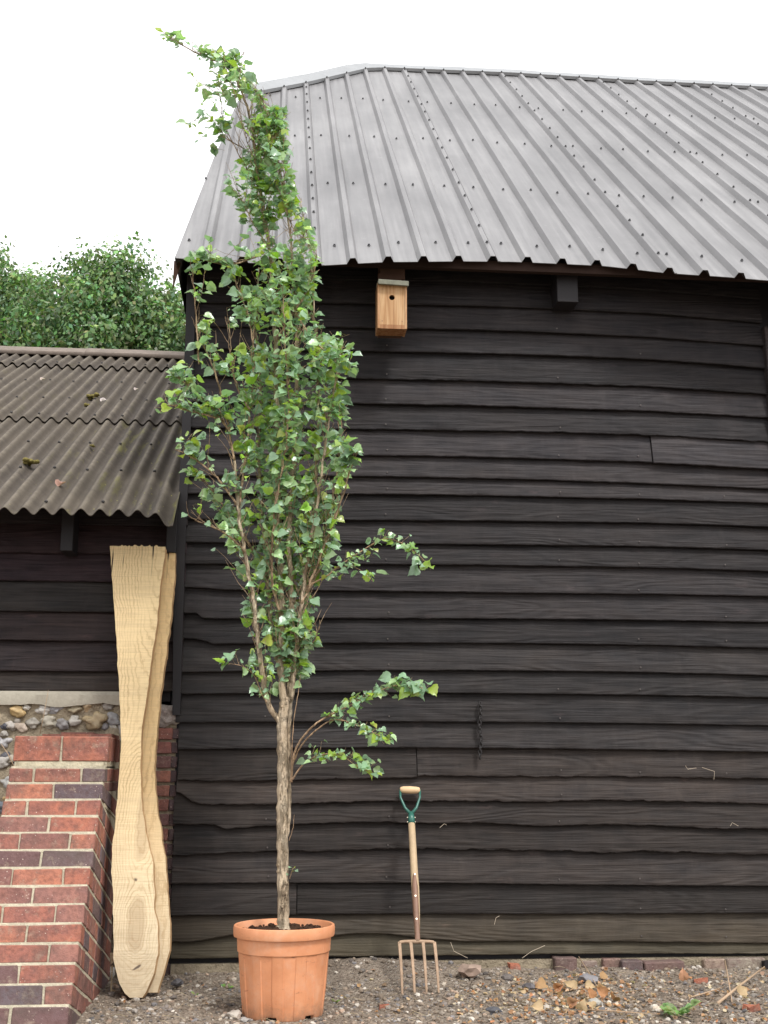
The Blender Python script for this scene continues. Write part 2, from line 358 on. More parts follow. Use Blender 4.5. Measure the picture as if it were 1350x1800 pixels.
# ============================================================ GROUND
def gz(x, y):
    h = .0
    h += .07*math.exp(-((x-.55)/.42)**2-((y+.05)/.16)**2)          # soil banked up against the boards
    h += .012*fbm(x*1.3+3, y*1.3, 1.)+.012*fbm(x*5, y*5, 4.)
    if y > -.25: h += .02*max(0, (y+.25)/.25)*(1 if x > -.5 else 0)
    if abs(x) < 6 and y > -4: h += .010*fbm(x*16, y*16, 7.)
    d = math.hypot(x-.063, y+1.04)
    if d < .4: h *= max(0, min(1, (d-.2)/.2))
    return h
g = MB()
xs = sorted(set([-400, -120, -40, -15, -8, -5, -4]+[round(-3+.03*i, 3) for i in range(int(7.2/.03))]+[4.3, 5, 6, 8, 15, 40, 120, 400]))
ys = sorted(set([-400, -100, -30, -12, -8, -6, -4.5, -3.5, -3, -2.6]+[round(-2.3+.025*i, 3) for i in range(int(2.4/.025))]+[.2, 1, 4, 10, 30, 100, 400]))
ids = [[g.vert((x, y, gz(x, y))) for x in xs] for y in ys]
for j in range(len(ys)-1):
    for i in range(len(xs)-1): g.face(ids[j][i], ids[j][i+1], ids[j+1][i+1], ids[j+1][i])
tag(g.build('ground', M_GROUND, None, True), 'dark gravelly earth in front of the black barn', 'ground', None, 'structure')

# ============================================================ BARN
barn = thing('barn', 'tall black weatherboarded barn with a grey profiled steel roof', 'barn', (1.2, 0, 0))
YB = -.045
LX = [330, 640, 840, 950, 1150, 1350]
LINES = [
 [531,533,537,542,550,568],[573,575,579,584,592,608],[612,616,621,624,631,648],[660,665,669,673,679,693],
 [706,709,712,717,722,734],[751,754,757,759,765,777],[798,800,802,807,812,823],[836,837,840,843,850,859],
 [867,868,870,873,877,884],[912,914,915,917,919,926],[953,955,957,958,960,967],[991,991,993,995,997,1004],
 [1036,1038,1041,1043,1043.5,1048],[1087,1086.6,1087,1088,1090,1093.5],[1132,1130,1130,1131,1134,1139],[1181,1178,1178.6,1179.3,1181.5,1187.4],
 [1220,1217,1218.6,1219.7,1221.5,1226],[1270,1268,1269,1269.5,1272,1275.4],[1317,1314,1314.3,1315.8,1318,1321.6],
 None,None,None,None,
 [1553,1552,1552,1555,1556,1557.4],[1609,1606.5,1606.5,1606.5,1606,1605],None,[1685,1681,1679,1677,1676.5,1677]]
LINES[19] = ([315,380,589,732,735,840,950,1150,1350],[1372,1373,1369.5,1367,1363.5,1364.5,1365,1365.5,1369])
LINES[20] = ([312,325,345,380,480,589,640,740,840,950,1050,1150,1250,1350],[1398,1404,1413,1414,1414,1410,1408.5,1408,1408,1409.5,1406,1408,1410,1413])
LINES[21] = ([303,330,375,392,445,520,589,680,760,840,950,1060,1150,1240,1350],[1448,1450,1448,1458,1453,1449,1446,1445,1447,1446,1452,1449,1451,1456,1457])
LINES[22] = ([301,330,400,500,640,750,840,950,1050,1150,1250,1350],[1504,1503,1499,1497,1493.5,1492.5,1494.7,1494.7,1498,1496.6,1500,1502])
LINES[25] = ([300,345,380,409,500,582,628,673,706,761,820,950,1150,1350],[1656,1655.5,1648,1643,1643.5,1645,1641,1641,1645,1651,1654.5,1654.5,1655.5,1658])
XLp = ([480,620,950,1080,1255,1370,1420,1450,1690],[341,338,324,321,315,312,310,303,300])
XR = 2.842
NX = 300; XS = np.linspace(-.60, XR, NX)
def line_fn(L):
    px, py = (LX, L) if not isinstance(L, tuple) else L
    P = [ony(a, b, YB) for a, b in zip(px, py)]
    X = np.array([p.x for p in P]); Z = np.array([p.z for p in P])
    if len(X) == 6:   # smooth quadratic through the measured points
        k = np.polyfit(X, Z, 3); Zi = np.polyval(k, XS)*.6+np.interp(XS, X, Z)*.4
        Zi = np.where(XS < X[0], Z[0], Zi); return Zi
    # smooth interpolation
    Zi = np.interp(XS, X, Z); ker = np.ones(5)/5; Zp = np.pad(Zi, 2, mode='edge'); return np.convolve(Zp, ker, 'valid')
ZL = [line_fn(L) for L in LINES]
butts = {6: (1146, 1), 19: (733, 1), 24: (521, 0)}
bw = MB()
top = [ZL[0]+.15, ZL[0]+.30, ZL[0]+.46]
rough = {0:.0015,1:.0015,2:.002,3:.004,4:.003,5:.004,6:.0025,7:.002,8:.002,19:.005,20:.006,21:.004,22:.007,25:.0025}
def board(mb, zb, zt, x0, x1, k, y0=YB, col=(1, 1, 1), thick=.022, xs=None):
    xs_ = XS if xs is None else xs
    idx = [i for i in range(len(xs_)) if x0 <= xs_[i] <= x1]
    X = [x0]+[xs_[i] for i in idx if x0+.002 < xs_[i] < x1-.002]+[x1]
    am = rough.get(k, .0018); yt = y0+.037; prev = None
    for x in X:
        b = float(np.interp(x, xs_, zb)); t = float(np.interp(x, xs_, zt))
        b += am*(fbm(x*14, k*7.3, 0, 5))+am*.5*fbm(x*70, k*3.1, 2, 3)
        wy = .004*fbm(x*2.2, k*5.7, 9.)
        if k >= 0:
            wy += .004*fbm(x*.9+5, k*2.1, 5.)
        ring = []
        nrow = 4; ec = tuple(q*(1.5+.9*fbm(x*9, k*1.7, 4.)) for q in col); jj = .0025  # paler lip tint: edge highlight painted into the vertex colour, with uneven wear
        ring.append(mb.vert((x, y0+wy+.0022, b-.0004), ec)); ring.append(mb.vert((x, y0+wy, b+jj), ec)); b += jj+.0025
        for r in range(nrow+1):
            f = r/nrow; ring.append(mb.vert((x, y0+wy+(yt-y0)*f-.003*math.sin(f*3.14)+.0012*fbm(x*6, k+f*3, 1), b+(t+.028-b)*f), col))
        ring.append(mb.vert((x, yt+thick*.8, t+.028), col)); ring.append(mb.vert((x, y0+wy+thick, b-jj-.0015), col))
        if prev:
            n = len(ring)
            for i in range(n): mb.face(prev[i], ring[i], ring[(i+1) % n], prev[(i+1) % n])
        else: mb.face(*ring)
        prev = ring
    mb.face(*prev[::-1])
def board_col(k):
    b = .0205*random.uniform(.62, 1.35)
    if k <= 6: c = (b*1.0, b*.95, b*1.04)
    elif k <= 14: c = (b*1.0, b*.94, b*1.0)
    elif k <= 18: c = (b*1.0, b*.95, b*.97)
    elif k <= 22: c = (b*1.35, b*1.17, b*1.08)
    elif k <= 24: c = (b*1.18, b*1.05, b*1.0)
    elif k == 25: c = (.040, .035, .028)
    else: c = (.046, .042, .031)
    return c
for k in range(-2, 27):
    zb = ZL[k].copy() if k >= 0 else (ZL[0]+.148*(-k))
    zt = (ZL[k-1] if k >= 1 else ZL[0]+.148*(1-k))
    if k == -2: zt = np.minimum(zt, 3.975)
    zc = float(zb[20]); pyc = np.interp(zc, [ony(330, y, YB).z for y in (1690, 480)], [1690, 480])
    x0 = ony(float(np.interp(pyc-12, *XLp)), pyc-12, YB).x
    if k <= 17: x0 -= .02
    x0 += random.uniform(-.005, .005)
    # broken lower corners at the left end
    def chip(xa, xb, dz):
        for i, x in enumerate(XS):
            if x < xb: zb[i] += dz*min(1, (xb-x)/max(.001, xb-xa))**.6
    if k == 13: chip(-.43, -.40, .030)
    if k == 14: chip(-.44, -.34, .030)
    if k == 12: chip(-.45, -.28, .012)
    if k == 20: chip(-.47, -.42, .018)
    if k in butts:
        px, side = butts[k]; p = ony(px, LINES[k][1][3] if isinstance(LINES[k], tuple) else LINES[k][2], YB)
        c1 = board_col(k); c2 = board_col(k)
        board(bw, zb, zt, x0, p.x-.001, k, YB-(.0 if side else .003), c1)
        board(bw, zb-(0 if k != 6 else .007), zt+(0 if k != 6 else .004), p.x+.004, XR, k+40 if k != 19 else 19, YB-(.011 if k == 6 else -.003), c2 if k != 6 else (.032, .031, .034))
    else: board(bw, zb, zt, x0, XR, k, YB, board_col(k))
# further bays right of the post, outside the photograph
for k in range(-1, 27):
    zb = np.full(NX, (ZL[k][-1] if k >= 0 else ZL[0][-1]+.148*(-k))); zt = np.full(NX, (ZL[k-1][-1] if k >= 1 else ZL[0][-1]+.148*(1-k)))
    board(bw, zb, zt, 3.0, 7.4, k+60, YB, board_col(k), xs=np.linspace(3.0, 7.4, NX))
wall = bw.build('weatherboard_wall', M_BOARD, barn, auto=35)
bk = MB(); XBL = -.545
bk.box(XBL, 7.4, .005, .06, .02, 4.05)
bk.box(XBL, XBL+.05, .06, 8.3, .02, 4.05); bk.box(7.35, 7.4, .06, 8.3, .02, 4.05); bk.box(XBL+.05, 7.35, 8.25, 8.3, .02, 4.05)
bk.build('wall_frame', M_TARWOOD, barn)
# corner board and post
cb = MB()
pts = [(310, 1257, 316), (303, 1230, 316.5), (305, 1080, 322), (311, 950, 326), (325, 620, 341), (329, 470, 344)]
prev = None
for q, (xl, y, xr_) in enumerate(pts[1:]):
    a = ony(xl, 1257 if q == 0 else y, -.062); b = ony(xr_, 1257 if q == 0 else y, -.062)
    ring = [cb.vert((a.x, -.062, a.z)), cb.vert((b.x, -.062, a.z)), cb.vert((b.x, .004, a.z)), cb.vert((a.x, .004, a.z))]
    if prev: [cb.face(prev[i], prev[(i+1) % 4], ring[(i+1) % 4], ring[i]) for i in range(4)]
    else: cb.face(*ring)
    prev = ring
cb.face(*prev[::-1]); cb.build('corner_board', M_TARWOOD, barn)
po = MB(); po.box(XR, 3.0, -.075, .004, .03, ony(1333, 573, -.07).z); po.build('door_post', M_BOARD, barn, bevel=.004).data.color_attributes['tint'].data.foreach_set('color', np.tile([.026, .023, .024, 1], 8).astype(np.float32))
nh = MB(); nh.lathe([(.0001, 0), (.0045, 0), (.004, .0025), (.0001, .003)], 8); nfirst = nh.build('nail_head', M_NAIL, None); nfirst.parent = wall; nc = 0
for px in (470, 682, 985, 1126, 1276):
    for k in range(1, 26):
        if random.random() < .35: continue
        L_ = LINES[k]; yy = np.interp(px, *((LX, L_) if not isinstance(L_, tuple) else L_))
        p = ony(px+random.uniform(-3, 3)-(1500-yy)*.004, yy-random.choice([8, 10, 14]), YB+.002)
        z = float(np.interp(p.x, XS, ZL[k]))+random.uniform(.02, .035)
        o = nfirst if nc == 0 else nfirst.copy()
        if nc: COL.objects.link(o)
        o.parent = wall; o.location = Vector((p.x, YB-.001, z))-wloc(wall); o.rotation_euler = (R(90), 0, 0); nc += 1
# roof plane
AR = R(42); sv = Vector((0, math.cos(AR), math.sin(AR))); nv = Vector((0, -math.sin(AR), math.cos(AR)))
E0 = ony(805, 459, -.30); uvp = lambda x, y: (lambda p: (p.x, (p-E0).dot(sv)))(onp(x, y, E0, nv))
eave = [uvp(*q) for q in ((307, 453), (400, 460), (560, 467), (680, 461), (805, 459), (900, 460), (1060, 467), (1170, 479), (1279, 487), (1350, 493))]
topl = [uvp(*q) for q in ((307, 453), (376, 277), (424, 172), (540, 150), (645, 125), (679, 124), (900, 133), (1110, 146), (1350, 158))]
eu, ev = [a[0] for a in eave], [a[1] for a in eave]
eu.append(7.6); ev.append(ev[-1])
tu, tv = [a[0] for a in topl], [a[1] for a in topl]; tu.append(7.6); tv.append(tv[-1]+.03)
RIB0 = E0.x; PITCH_R = .2; RH = .032
def prof(u):
    d = abs(((u-RIB0+PITCH_R/2) % PITCH_R)-PITCH_R/2)
    if d < .014: return RH
    if d < .032: return RH*(1-(d-.014)/.018)
    return 0
def roofpt(u, v, h=0): return Vector((u, E0.y, E0.z))+sv*v+nv*h
us = []
k0 = math.floor((eu[0]-RIB0)/PITCH_R)-1
for k in range(k0, 60):
    for d in (-.032, -.014, .014, .032, .07, .1, .13):
        u = RIB0+k*PITCH_R+d
        if eu[0]+.004 < u < 7.6: us.append(u)
us = [eu[0]+.002]+sorted(us)+[7.6]
rb = MB(); prev = None
for u in us:
    v0 = float(np.interp(u, eu, ev)); v1 = float(np.interp(u, tu, tv)); v1 = max(v1, v0+.004)
    h = prof(u); n = 14; ring = []
    for j in range(n+1):
        v = v0+(v1-v0)*j/n; w_ = .004*fbm(u*.8, v*1.2, 3.)
        ring.append(rb.vert(roofpt(u, v, h+w_)))
    for j in range(n, -1, -1):
        v = v0+(v1-v0)*j/n; w_ = .004*fbm(u*.8, v*1.2, 3.)
        ring.append(rb.vert(roofpt(u, v, h+w_-.0025)))
    if prev:
        q = len(ring)
        for i in range(q): rb.face(prev[i], prev[(i+1) % q], ring[(i+1) % q], ring[i])
    prev = ring
roof = rb.build('roof', M_STEEL, barn, auto=18)
# lap edges: a thin second sheet edge beside every fifth rib
for k in (-4, 1, 6, 11, 16):
    lp = MB()
    u = RIB0+k*PITCH_R+.0335
    v0 = float(np.interp(u, eu, ev)); v1 = float(np.interp(u, tu, tv))-.02
    for j in range(12):
        a, b = v0+(v1-v0)*j/12, v0+(v1-v0)*(j+1)/12
        wa, wb = .004*fbm(u*.8, a*1.2, 3.), .004*fbm(u*.8, b*1.2, 3.)
        lp.hexa([roofpt(u, a, wa), roofpt(u+.012, a, wa), roofpt(u, a, wa+.003), roofpt(u+.012, a, wa+.003),
                 roofpt(u, b, wb), roofpt(u+.012, b, wb), roofpt(u, b, wb+.003), roofpt(u+.012, b, wb+.003)])
    lp.build('sheet_lap', M_STEEL, roof)
# ridge and hip flashing along the top of the sheets, and the rest of the roof behind
RY = roofpt(tu[4], tv[4]).y+.02
def mir(p): return Vector((p.x, 2*RY+.2-p.y, p.z))
br = MB()
P = [roofpt(a, b, .0) for a, b in zip(tu, tv)]
for i in range(len(P)-1): br.poly([P[i], P[i+1], mir(P[i+1]), mir(P[i])])
Ea, Eb = roofpt(eu[0], ev[0]), roofpt(7.6, ev[-1])
Q = [mir(p) for p in P]+[mir(Eb)]; br.poly(Q)
br.poly([P[-1], roofpt(7.6, ev[-1]), mir(Eb), mir(P[-1])])
br.build('back_roof', M_STEEL, barn)
cp = MB()
pl_ = [(u, v) for u, v in zip(tu[2:], tv[2:])]
xk = pl_[2][0]; prev = None
cu_s = sorted(set([p[0] for p in pl_]+list(np.linspace(pl_[0][0]+.03, 7.6, 60))))[1:]
for u in cu_s:
    v = float(np.interp(u, [p[0] for p in pl_], [p[1] for p in pl_])); f = max(0, min(1, (xk+.12-u)/.3))
    up = Vector((.0, .10+.02*f, .085+.06*f+.006*fbm(u*2, 1, 1)))
    c0, c1 = roofpt(u, v-.05, .040), roofpt(u, v, .045)+up; c2 = c1+Vector((0, .25, -.16))
    ring = [cp.vert(q) for q in (c0+nv*-.03, c0, c1, c2)]
    if prev: [cp.face(prev[k], ring[k], ring[k+1], prev[k+1]) for k in range(3)]
    prev = ring
cpo = cp.build('ridge_cap', M_CAP, roof)
sm = cpo.modifiers.new('solid', 'SOLIDIFY'); sm.thickness = .003; sm.offset = -1
# screws
sb = MB()
def screw_at(u, v, h): return roofpt(u, v, h)
sc_ = MB(); sc_.lathe([(.0001, 0), (.0095, 0), (.0095, .003), (.0065, .005), (.006, .011), (.0001, .012)], 8)
pos = []
kmax = int((7.4-RIB0)/PITCH_R)
vrow = [uvp(673, y)[1] for y in (430, 326, 243, 177)]
ve = float(np.interp(uvp(673, 430)[0], eu, ev)); vt = float(np.interp(uvp(673, 430)[0], tu, tv))
for k in range(k0+1, 26):
    u = RIB0+(k+.5)*PITCH_R
    for r_, v in enumerate(vrow):
        v2 = v+(float(np.interp(u, eu, ev))-ve)*(.9 if r_ == 0 else .4)+random.uniform(-.03, .03)
        if v2 < float(np.interp(u, tu, tv))-.1 and u > eu[0]: pos.append((u+random.uniform(-.02, .02), v2, .003+.004*fbm(u*.8, v2*1.2, 3.)))
for k in (-4, 1, 6, 11, 16):
    u = RIB0+k*PITCH_R; va = float(np.interp(u, eu, ev))+.25; vb = float(np.interp(u, tu, tv)); v = va
    while v < vb: pos.append((u, v, RH+.002+.004*fbm(u*.8, v*1.2, 3.))); v += .34+random.uniform(-.03, .03)
for k in range(k0+1, 26):
    u = RIB0+k*PITCH_R; v = float(np.interp(u, tu, tv))
    if u > tu[2]+.1: pos.append((u, v-.055, .040))
pos = [p for p in pos if -20 < proj(roofpt(*p))[0] < 1380]
pos.sort(key=lambda p: (roofpt(*p)-CP).length)
first = sc_.build('roof_screw', M_SCREW, None)
first.parent = roof
rot = nv.to_track_quat('Z', 'Y').to_euler()
for i, p in enumerate(pos[:100]):
    o = first if i == 0 else first.copy()
    if i: COL.objects.link(o)
    o.parent = roof; o.location = roofpt(*p)-wloc(roof); o.rotation_euler = rot
rest = MB(); mrot = nv.to_track_quat('Z', 'Y').to_matrix()
for p in pos[100:]:
    c = roofpt(*p); base = len(rest.v)
    for q in sc_.v: rest.vert(c+mrot @ Vector(q))
    for f in sc_.f: rest.face(*[base+i for i in f])
ro = rest.build('far_roof_screws', M_SCREW, roof); ro['kind'] = 'stuff'
# eaves: battens, rafter feet
ev_ = MB()
ev_.box(-.50, 7.4, -.250, -.215, 3.80, 3.857); ev_.build('eaves_batten', simple('dark_eaves_wood', (.035, .022, .018), .9, .1, 0, 8, .9, .4), barn)
def rafter(px0, px1, pyb, Y, mat, name='rafter_foot', lab=None):
    a = ony(px0, pyb, Y); b = ony(px1, pyb, Y); r = MB()
    x0, x1, z = a.x, b.x, a.z; t = math.tan(AR); zt = E0.z+(Y-E0.y)*t-.012
    r.hexa([(x0, Y, z), (x1, Y, z), (x0, .003, z+.0), (x1, .003, z+.0), (x0, Y, zt), (x1, Y, zt), (x0, .003, zt-Y*t), (x1, .003, zt-Y*t)])
    return r.build(name, mat, barn, bevel=.003, label=lab)
rafter(980, 1017, 530, -.17, M_TARWOOD); rafter(668, 712, 489, -.17, M_BROWNWOOD, lab='brown rafter foot above the nest box'); rafter(1385, 1425, 560, -.17, M_TARWOOD)
# brick plinth
pl = MB()
pl.box(ony(300, 1700, -.03).x, 7.4, -.030, .1, -.1, .062)
px = 860
zc_ = [ony(x, 1700, -.05) for x in (0,)]
def pxb(x0, x1, y0, y1, Y, c, tl=0):
    plb = MB(); a = ony(x0, y1, Y); b = ony(x1, y0, Y)
    P_ = [(a.x, Y, a.z), (b.x, Y, a.z+tl), (a.x, .06, a.z), (b.x, .06, a.z), (a.x, Y, b.z), (b.x, Y, b.z+tl), (a.x, .06, b.z+.0), (b.x, .06, b.z)]
    plb.hexa([tuple(u+random.uniform(-.004, .004) for u in p) for p in P_], c); plb.build('plinth_brick', M_BRICK, barn, bevel=.006)
for x0, x1, y0, y1, Y, c in ((976, 1014, 1683, 1712, -.09, (.20, .14, .12)), (1022, 1050, 1688, 1702, -.035, (.30, .24, .2)), (1062, 1092, 1686, 1712, -.07, (.25, .16, .13)),
        (1094, 1131, 1690, 1717, -.12, (.13, .10, .10)), (1134, 1204, 1690, 1712, -.12, (.19, .13, .11)), (1240, 1275, 1686, 1717, -.07, (.34, .26, .2)), (1280, 1345, 1684, 1722, -.08, (.32, .28, .22))):
    pxb(x0, x1, y0, y1, Y, c)
pl.build('plinth', M_OLDMORTAR, barn)
st = MB(); a = ony(1343, 1734, -.1); st.box(a.x, a.x+.09, -.12, -.06, -.05, ony(1343, 1689, -.1).z, .004); st.build('door_frame_foot', M_TARWOOD, barn)

# ============================================================ SHED
shed = thing('shed', 'low lean shed with brown corrugated roof, black boards and flint base', 'shed', (-1.8, 0, 0))
SX0 = -4.2; SX1 = -.60
SL = [972, 1021, 1074.6, 1126, 1179.6, 1214]
sbm = MB(); SXS = np.linspace(SX0, -.49, 120)
zz = [ony(100, y, -.045).z for y in SL]
zz = [zz[0]+.32, zz[0]+.16]+zz
for k in range(1, len(zz)):
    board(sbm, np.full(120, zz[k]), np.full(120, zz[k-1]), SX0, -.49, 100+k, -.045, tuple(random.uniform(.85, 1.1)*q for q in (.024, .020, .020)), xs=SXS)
sbm.build('weatherboard_wall', M_BOARD, shed, auto=35)
fr = MB(); fr.box(SX0, -.55, .0, .05, 1.38, 2.42); fr.box(SX0, SX0+.05, .05, 7.4, -.1, 2.5); fr.box(SX0+.05, -.56, 7.35, 7.4, -.1, 2.5); fr.build('wall_frame', M_TARWOOD, shed)
# flint base with concrete ledge
fl = MB(); ZT = zz[-1]
n1, n2 = 190, 70
idf = [[fl.vert((SX0+(-.605-SX0)*i/n1, -.015-.028*abs(fbm((SX0+(-.605-SX0)*i/n1)*9, j*.18, 3., 5))-.02*max(0, fbm((SX0+(-.605-SX0)*i/n1)*4, j*.08, 9.)), -.05+(ZT-.0+.05)*j/n2)) for i in range(n1+1)] for j in range(n2+1)]
for j in range(n2):
    for i in range(n1): fl.face(idf[j][i], idf[j][i+1], idf[j+1][i+1], idf[j+1][i])
flw = fl.build('flint_wall', M_OLDMORTAR, shed, True)
cobb = MB()
def rock(mb, c, r, col, seed, sq=(1, 1, 1), rot_=0, lev=1, rg=.25):
    bmx = bmesh.new(); bmesh.ops.create_icosphere(bmx, subdivisions=lev, radius=1)
    ca, sa = math.cos(rot_), math.sin(rot_); base = len(mb.v)
    for v in bmx.verts:
        k = 1+rg*noise.noise(v.co*1.3+Vector((seed*3.7, seed, 0))); p = v.co*k
        x, y, z = p.x*r*sq[0], p.y*r*sq[1], p.z*r*sq[2]
        mb.vert((c[0]+x*ca-z*sa if sq[1] < .99 and lev > 1 else c[0]+x*ca-y*sa, c[1]+(y if sq[1] < .99 and lev > 1 else x*sa+y*ca), c[2]+(x*sa+z*ca if sq[1] < .99 and lev > 1 else z)), col)
    for f in bmx.faces: mb.face(*[base+v.index for v in f.verts])
    bmx.free()
FC = [(.55, .52, .48), (.42, .40, .40), (.28, .27, .29), (.62, .60, .56), (.50, .36, .18), (.10, .10, .12), (.45, .40, .32), (.36, .33, .30), (.20, .19, .21)]
fixed = [(33, 1250, 12, (.55, .40, .20)), (46, 1244, 6, (.7, .68, .64)), (77, 1248, 10, (.58, .56, .54)), (99, 1247, 10, (.34, .34, .37)), (133, 1245, 11, (.34, .29, .2)), (153, 1242, 11, (.52, .4, .26)),
         (8, 1277, 6, (.06, .06, .08)), (20, 1275, 9, (.5, .47, .45)), (36, 1278, 9, (.48, .40, .34)), (58, 1271, 10, (.38, .36, .33)), (85, 1270, 13, (.45, .42, .36)), (108, 1272, 11, (.27, .26, .27)), (132, 1267, 10, (.5, .48, .45)),
         (167, 1266, 17, (.44, .35, .22)), (198, 1264, 12, (.34, .34, .36)), (7, 1305, 10, (.45, .45, .48)), (190, 1240, 9, (.3, .28, .26)), (5, 1340, 11, (.5, .48, .46)), (18, 1335, 8, (.4, .36, .3)), (12, 1375, 10, (.4, .4, .4)), (4, 1420, 11, (.16, .18, .22)), (8, 1290, 6, (.4, .38, .36))]
for i, (x, y, r_, c_) in enumerate(fixed):
    p = ony(x, y, -.03); rock(cobb, (p.x, -.028, p.z), r_*.0028, c_, i, (1.15, .62, .85), random.uniform(-.5, .5), 3, .8)
for i in range(620):
    x = random.uniform(SX0+.05, -.64); z = random.uniform(0, ZT-.1); q = proj(Vector((x, -.03, z)))
    if 0 < q[0] < 215 and 1236 < q[1] < 1430 and random.random() < .25: continue
    r_ = random.uniform(.008, .034); rock(cobb, (x, -.022, z), r_, random.choice(FC), i+50, (random.uniform(.8, 1.3), .6, random.uniform(.6, 1)), random.uniform(-1, 1), 2, .5)
cobb.build('flint_cobbles', M_FLINT, flw, True)['kind'] = 'stuff'
lg = MB(); prev = None
for i in range(161):
    x = SX0+(-.60-SX0)*i/160; zb = ZT-.075+.018*fbm(x*5, 1, 2, 5); f = .005*fbm(x*8, 3, 1)
    ring = [lg.vert((x, -.052+f, zb)), lg.vert((x, -.055+f, ZT-.022)), lg.vert((x, -.040, ZT-.002)), lg.vert((x, .02, ZT)), lg.vert((x, .02, zb))]
    if prev: [lg.face(prev[k], prev[(k+1) % 5], ring[(k+1) % 5], ring[k]) for k in range(5)]
    prev = ring
lg.build('mortar_ledge', simple('pale_cement', (.36, .33, .27), .95, .1, 0, 70, .4, .6, .004), shed, auto=40)
# quoin bricks at the right-hand end
qm = MB(); qb = MB(); z = 0.0; i = 0
qm.box(-.80, -.512, -.006, .1, -.05, 1.33)
while z < 1.24:
    w_ = random.uniform(.15, .22) if i % 2 else random.uniform(.09, .14)
    c = random.choice([(.30, .11, .075), (.26, .10, .08), (.20, .10, .09), (.33, .14, .10)])
    xr_ = -.500+random.uniform(-.006, .004)
    qb.box(xr_-.032, xr_, -.021, .08, z+.006, z+.064, .003, (.05, .04, .042))
    qb.box(xr_-w_, xr_-.0325, -.023, .08, z+.006, z+.064, .003, c); qb.box(-.80, xr_-w_-.012, -.021, .08, z+.006, z+.064, .003, (.28, .12, .09)); z += .0735; i += 1
rock(qb, (-.56, -.02, 1.30), .07, (.45, .42, .38), 3, (.9, .4, .8), 0, 3, .6)
qm.build('quoin_mortar', M_OLDMORTAR, shed); qb.build('brick_quoin', M_BRICK, shed, bevel=.005)
# corrugated roof
SA = R(28); ssv = Vector((0, math.cos(SA), math.sin(SA))); snv = Vector((0, -math.sin(SA), math.cos(SA)))
SE = ony(150, 903, -.45); SP = .095; SAM = .0185
U0 = ony(75, 905, -.45).x
def sr(u, v, h): return Vector((u, SE.y, SE.z))+ssv*v+snv*h
vv = lambda y: (onp(150, y, SE, snv)-SE).dot(ssv)
V1, V2, V3 = vv(742), vv(648), vv(628)
def corr(u): return SAM*math.cos(2*math.pi*(u-U0)/SP)
sroof = thing('roof', 'roof', None, (0, 0, 0)); del sroof['label']; sroof.parent = shed; sroof.location = Vector((-1.8, 0, 2.3))-wloc(shed)
def sheet(va, vb, lift, nm, moss, sag):
    mb = MB(); un = int((-.535-SX0)/(SP/12)); n = 10; prev = None
    for i in range(un+1):
        u = SX0-.1+(-.535-SX0+.1)*i/un; ring = []; ring2 = []
        for j in range(n+1):
            v = va+(vb-va)*j/n; cr_ = (corr(u)/SAM+1)/2
            h = corr(u)+lift*(1-j/n)*1.0+.004*fbm(u*1.7, v*1.7, 2.)
            if va < .1 and v < .5 and u > -.68: h -= .075*((u+.68)/.145)**2*(1-v/.5)     # drooping last corrugation
            vj = v+(.012*fbm(u*2, va, 5.) if j == 0 else 0)
            mg = moss*max(0, min(1, (u+1.55)*1.3)) if moss else .15
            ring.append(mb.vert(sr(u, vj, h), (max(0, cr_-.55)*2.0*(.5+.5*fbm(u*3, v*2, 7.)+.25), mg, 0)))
            ring2.append((u, vj, h))
        ring += [mb.vert(sr(a, b, c-.004), (0, 0, 0)) for a, b, c in ring2[::-1]]
        if prev:
            q = len(ring)
            for k in range(q): mb.face(prev[k], prev[(k+1) % q], ring[(k+1) % q], ring[k])
        prev = ring
    return mb.build(nm, M_OND, sroof, auto=50)
sheet(0, V1+.12, .010, 'roof_sheet', 1, 0); sheet(V1, V2+.1, .016, 'roof_sheet', 0, 0); sheet(V2, V3+.12, .022, 'roof_sheet', 0, 0)
# ridge cap
rc = MB()
yk = sr(0, V3, 0); e = .05
for x0, x1, dz in ((SX0-.1, ony(160, 625, yk.y).x+.03, .0), (ony(160, 625, yk.y).x-.05, -.56, .006)):
    prev = None
    for x in np.linspace(x0, x1, 24):
        dzz = dz+.006*fbm(x*2, 1, 1)-(.03*(x-x0)/(x1-x0) if dz else 0)*.3
        pr = [(yk.y-.06, yk.z-.005), (yk.y-.055, yk.z+.03), (yk.y+.05, yk.z+.10), (yk.y+.09, yk.z+.118), (yk.y+.13, yk.z+.10), (yk.y+.25, yk.z+.03)]
        ring = [rc.vert((x, a, b+dzz), (.35, .1, 0)) for a, b in pr]
        if prev: [rc.face(prev[k], prev[k+1], ring[k+1], ring[k]) for k in range(5)]
        prev = ring
rco = rc.build('ridge_cap', M_OND, sroof, auto=30); sm = rco.modifiers.new('s', 'SOLIDIFY'); sm.thickness = .006
rco.data.materials[0] = simple('pale_brown_ridge_cap', (.20, .165, .14), .85, .2, 0, 30, .7, .4, .004)
bs = MB(); ty = yk.y+.1
bs.poly([(SX0-.1, ty, yk.z+.03), (-.56, ty, yk.z+.03), (-.56, 2*ty+.45, SE.z), (SX0-.1, 2*ty+.45, SE.z)]); bs.build('back_slope', M_OND, sroof)
gb = MB(); gb.poly([(SX0, .03, 2.4), (SX0, 7.4, 2.4), (SX0, ty, yk.z-.05)]); gb.build('gable', M_TARWOOD, shed)
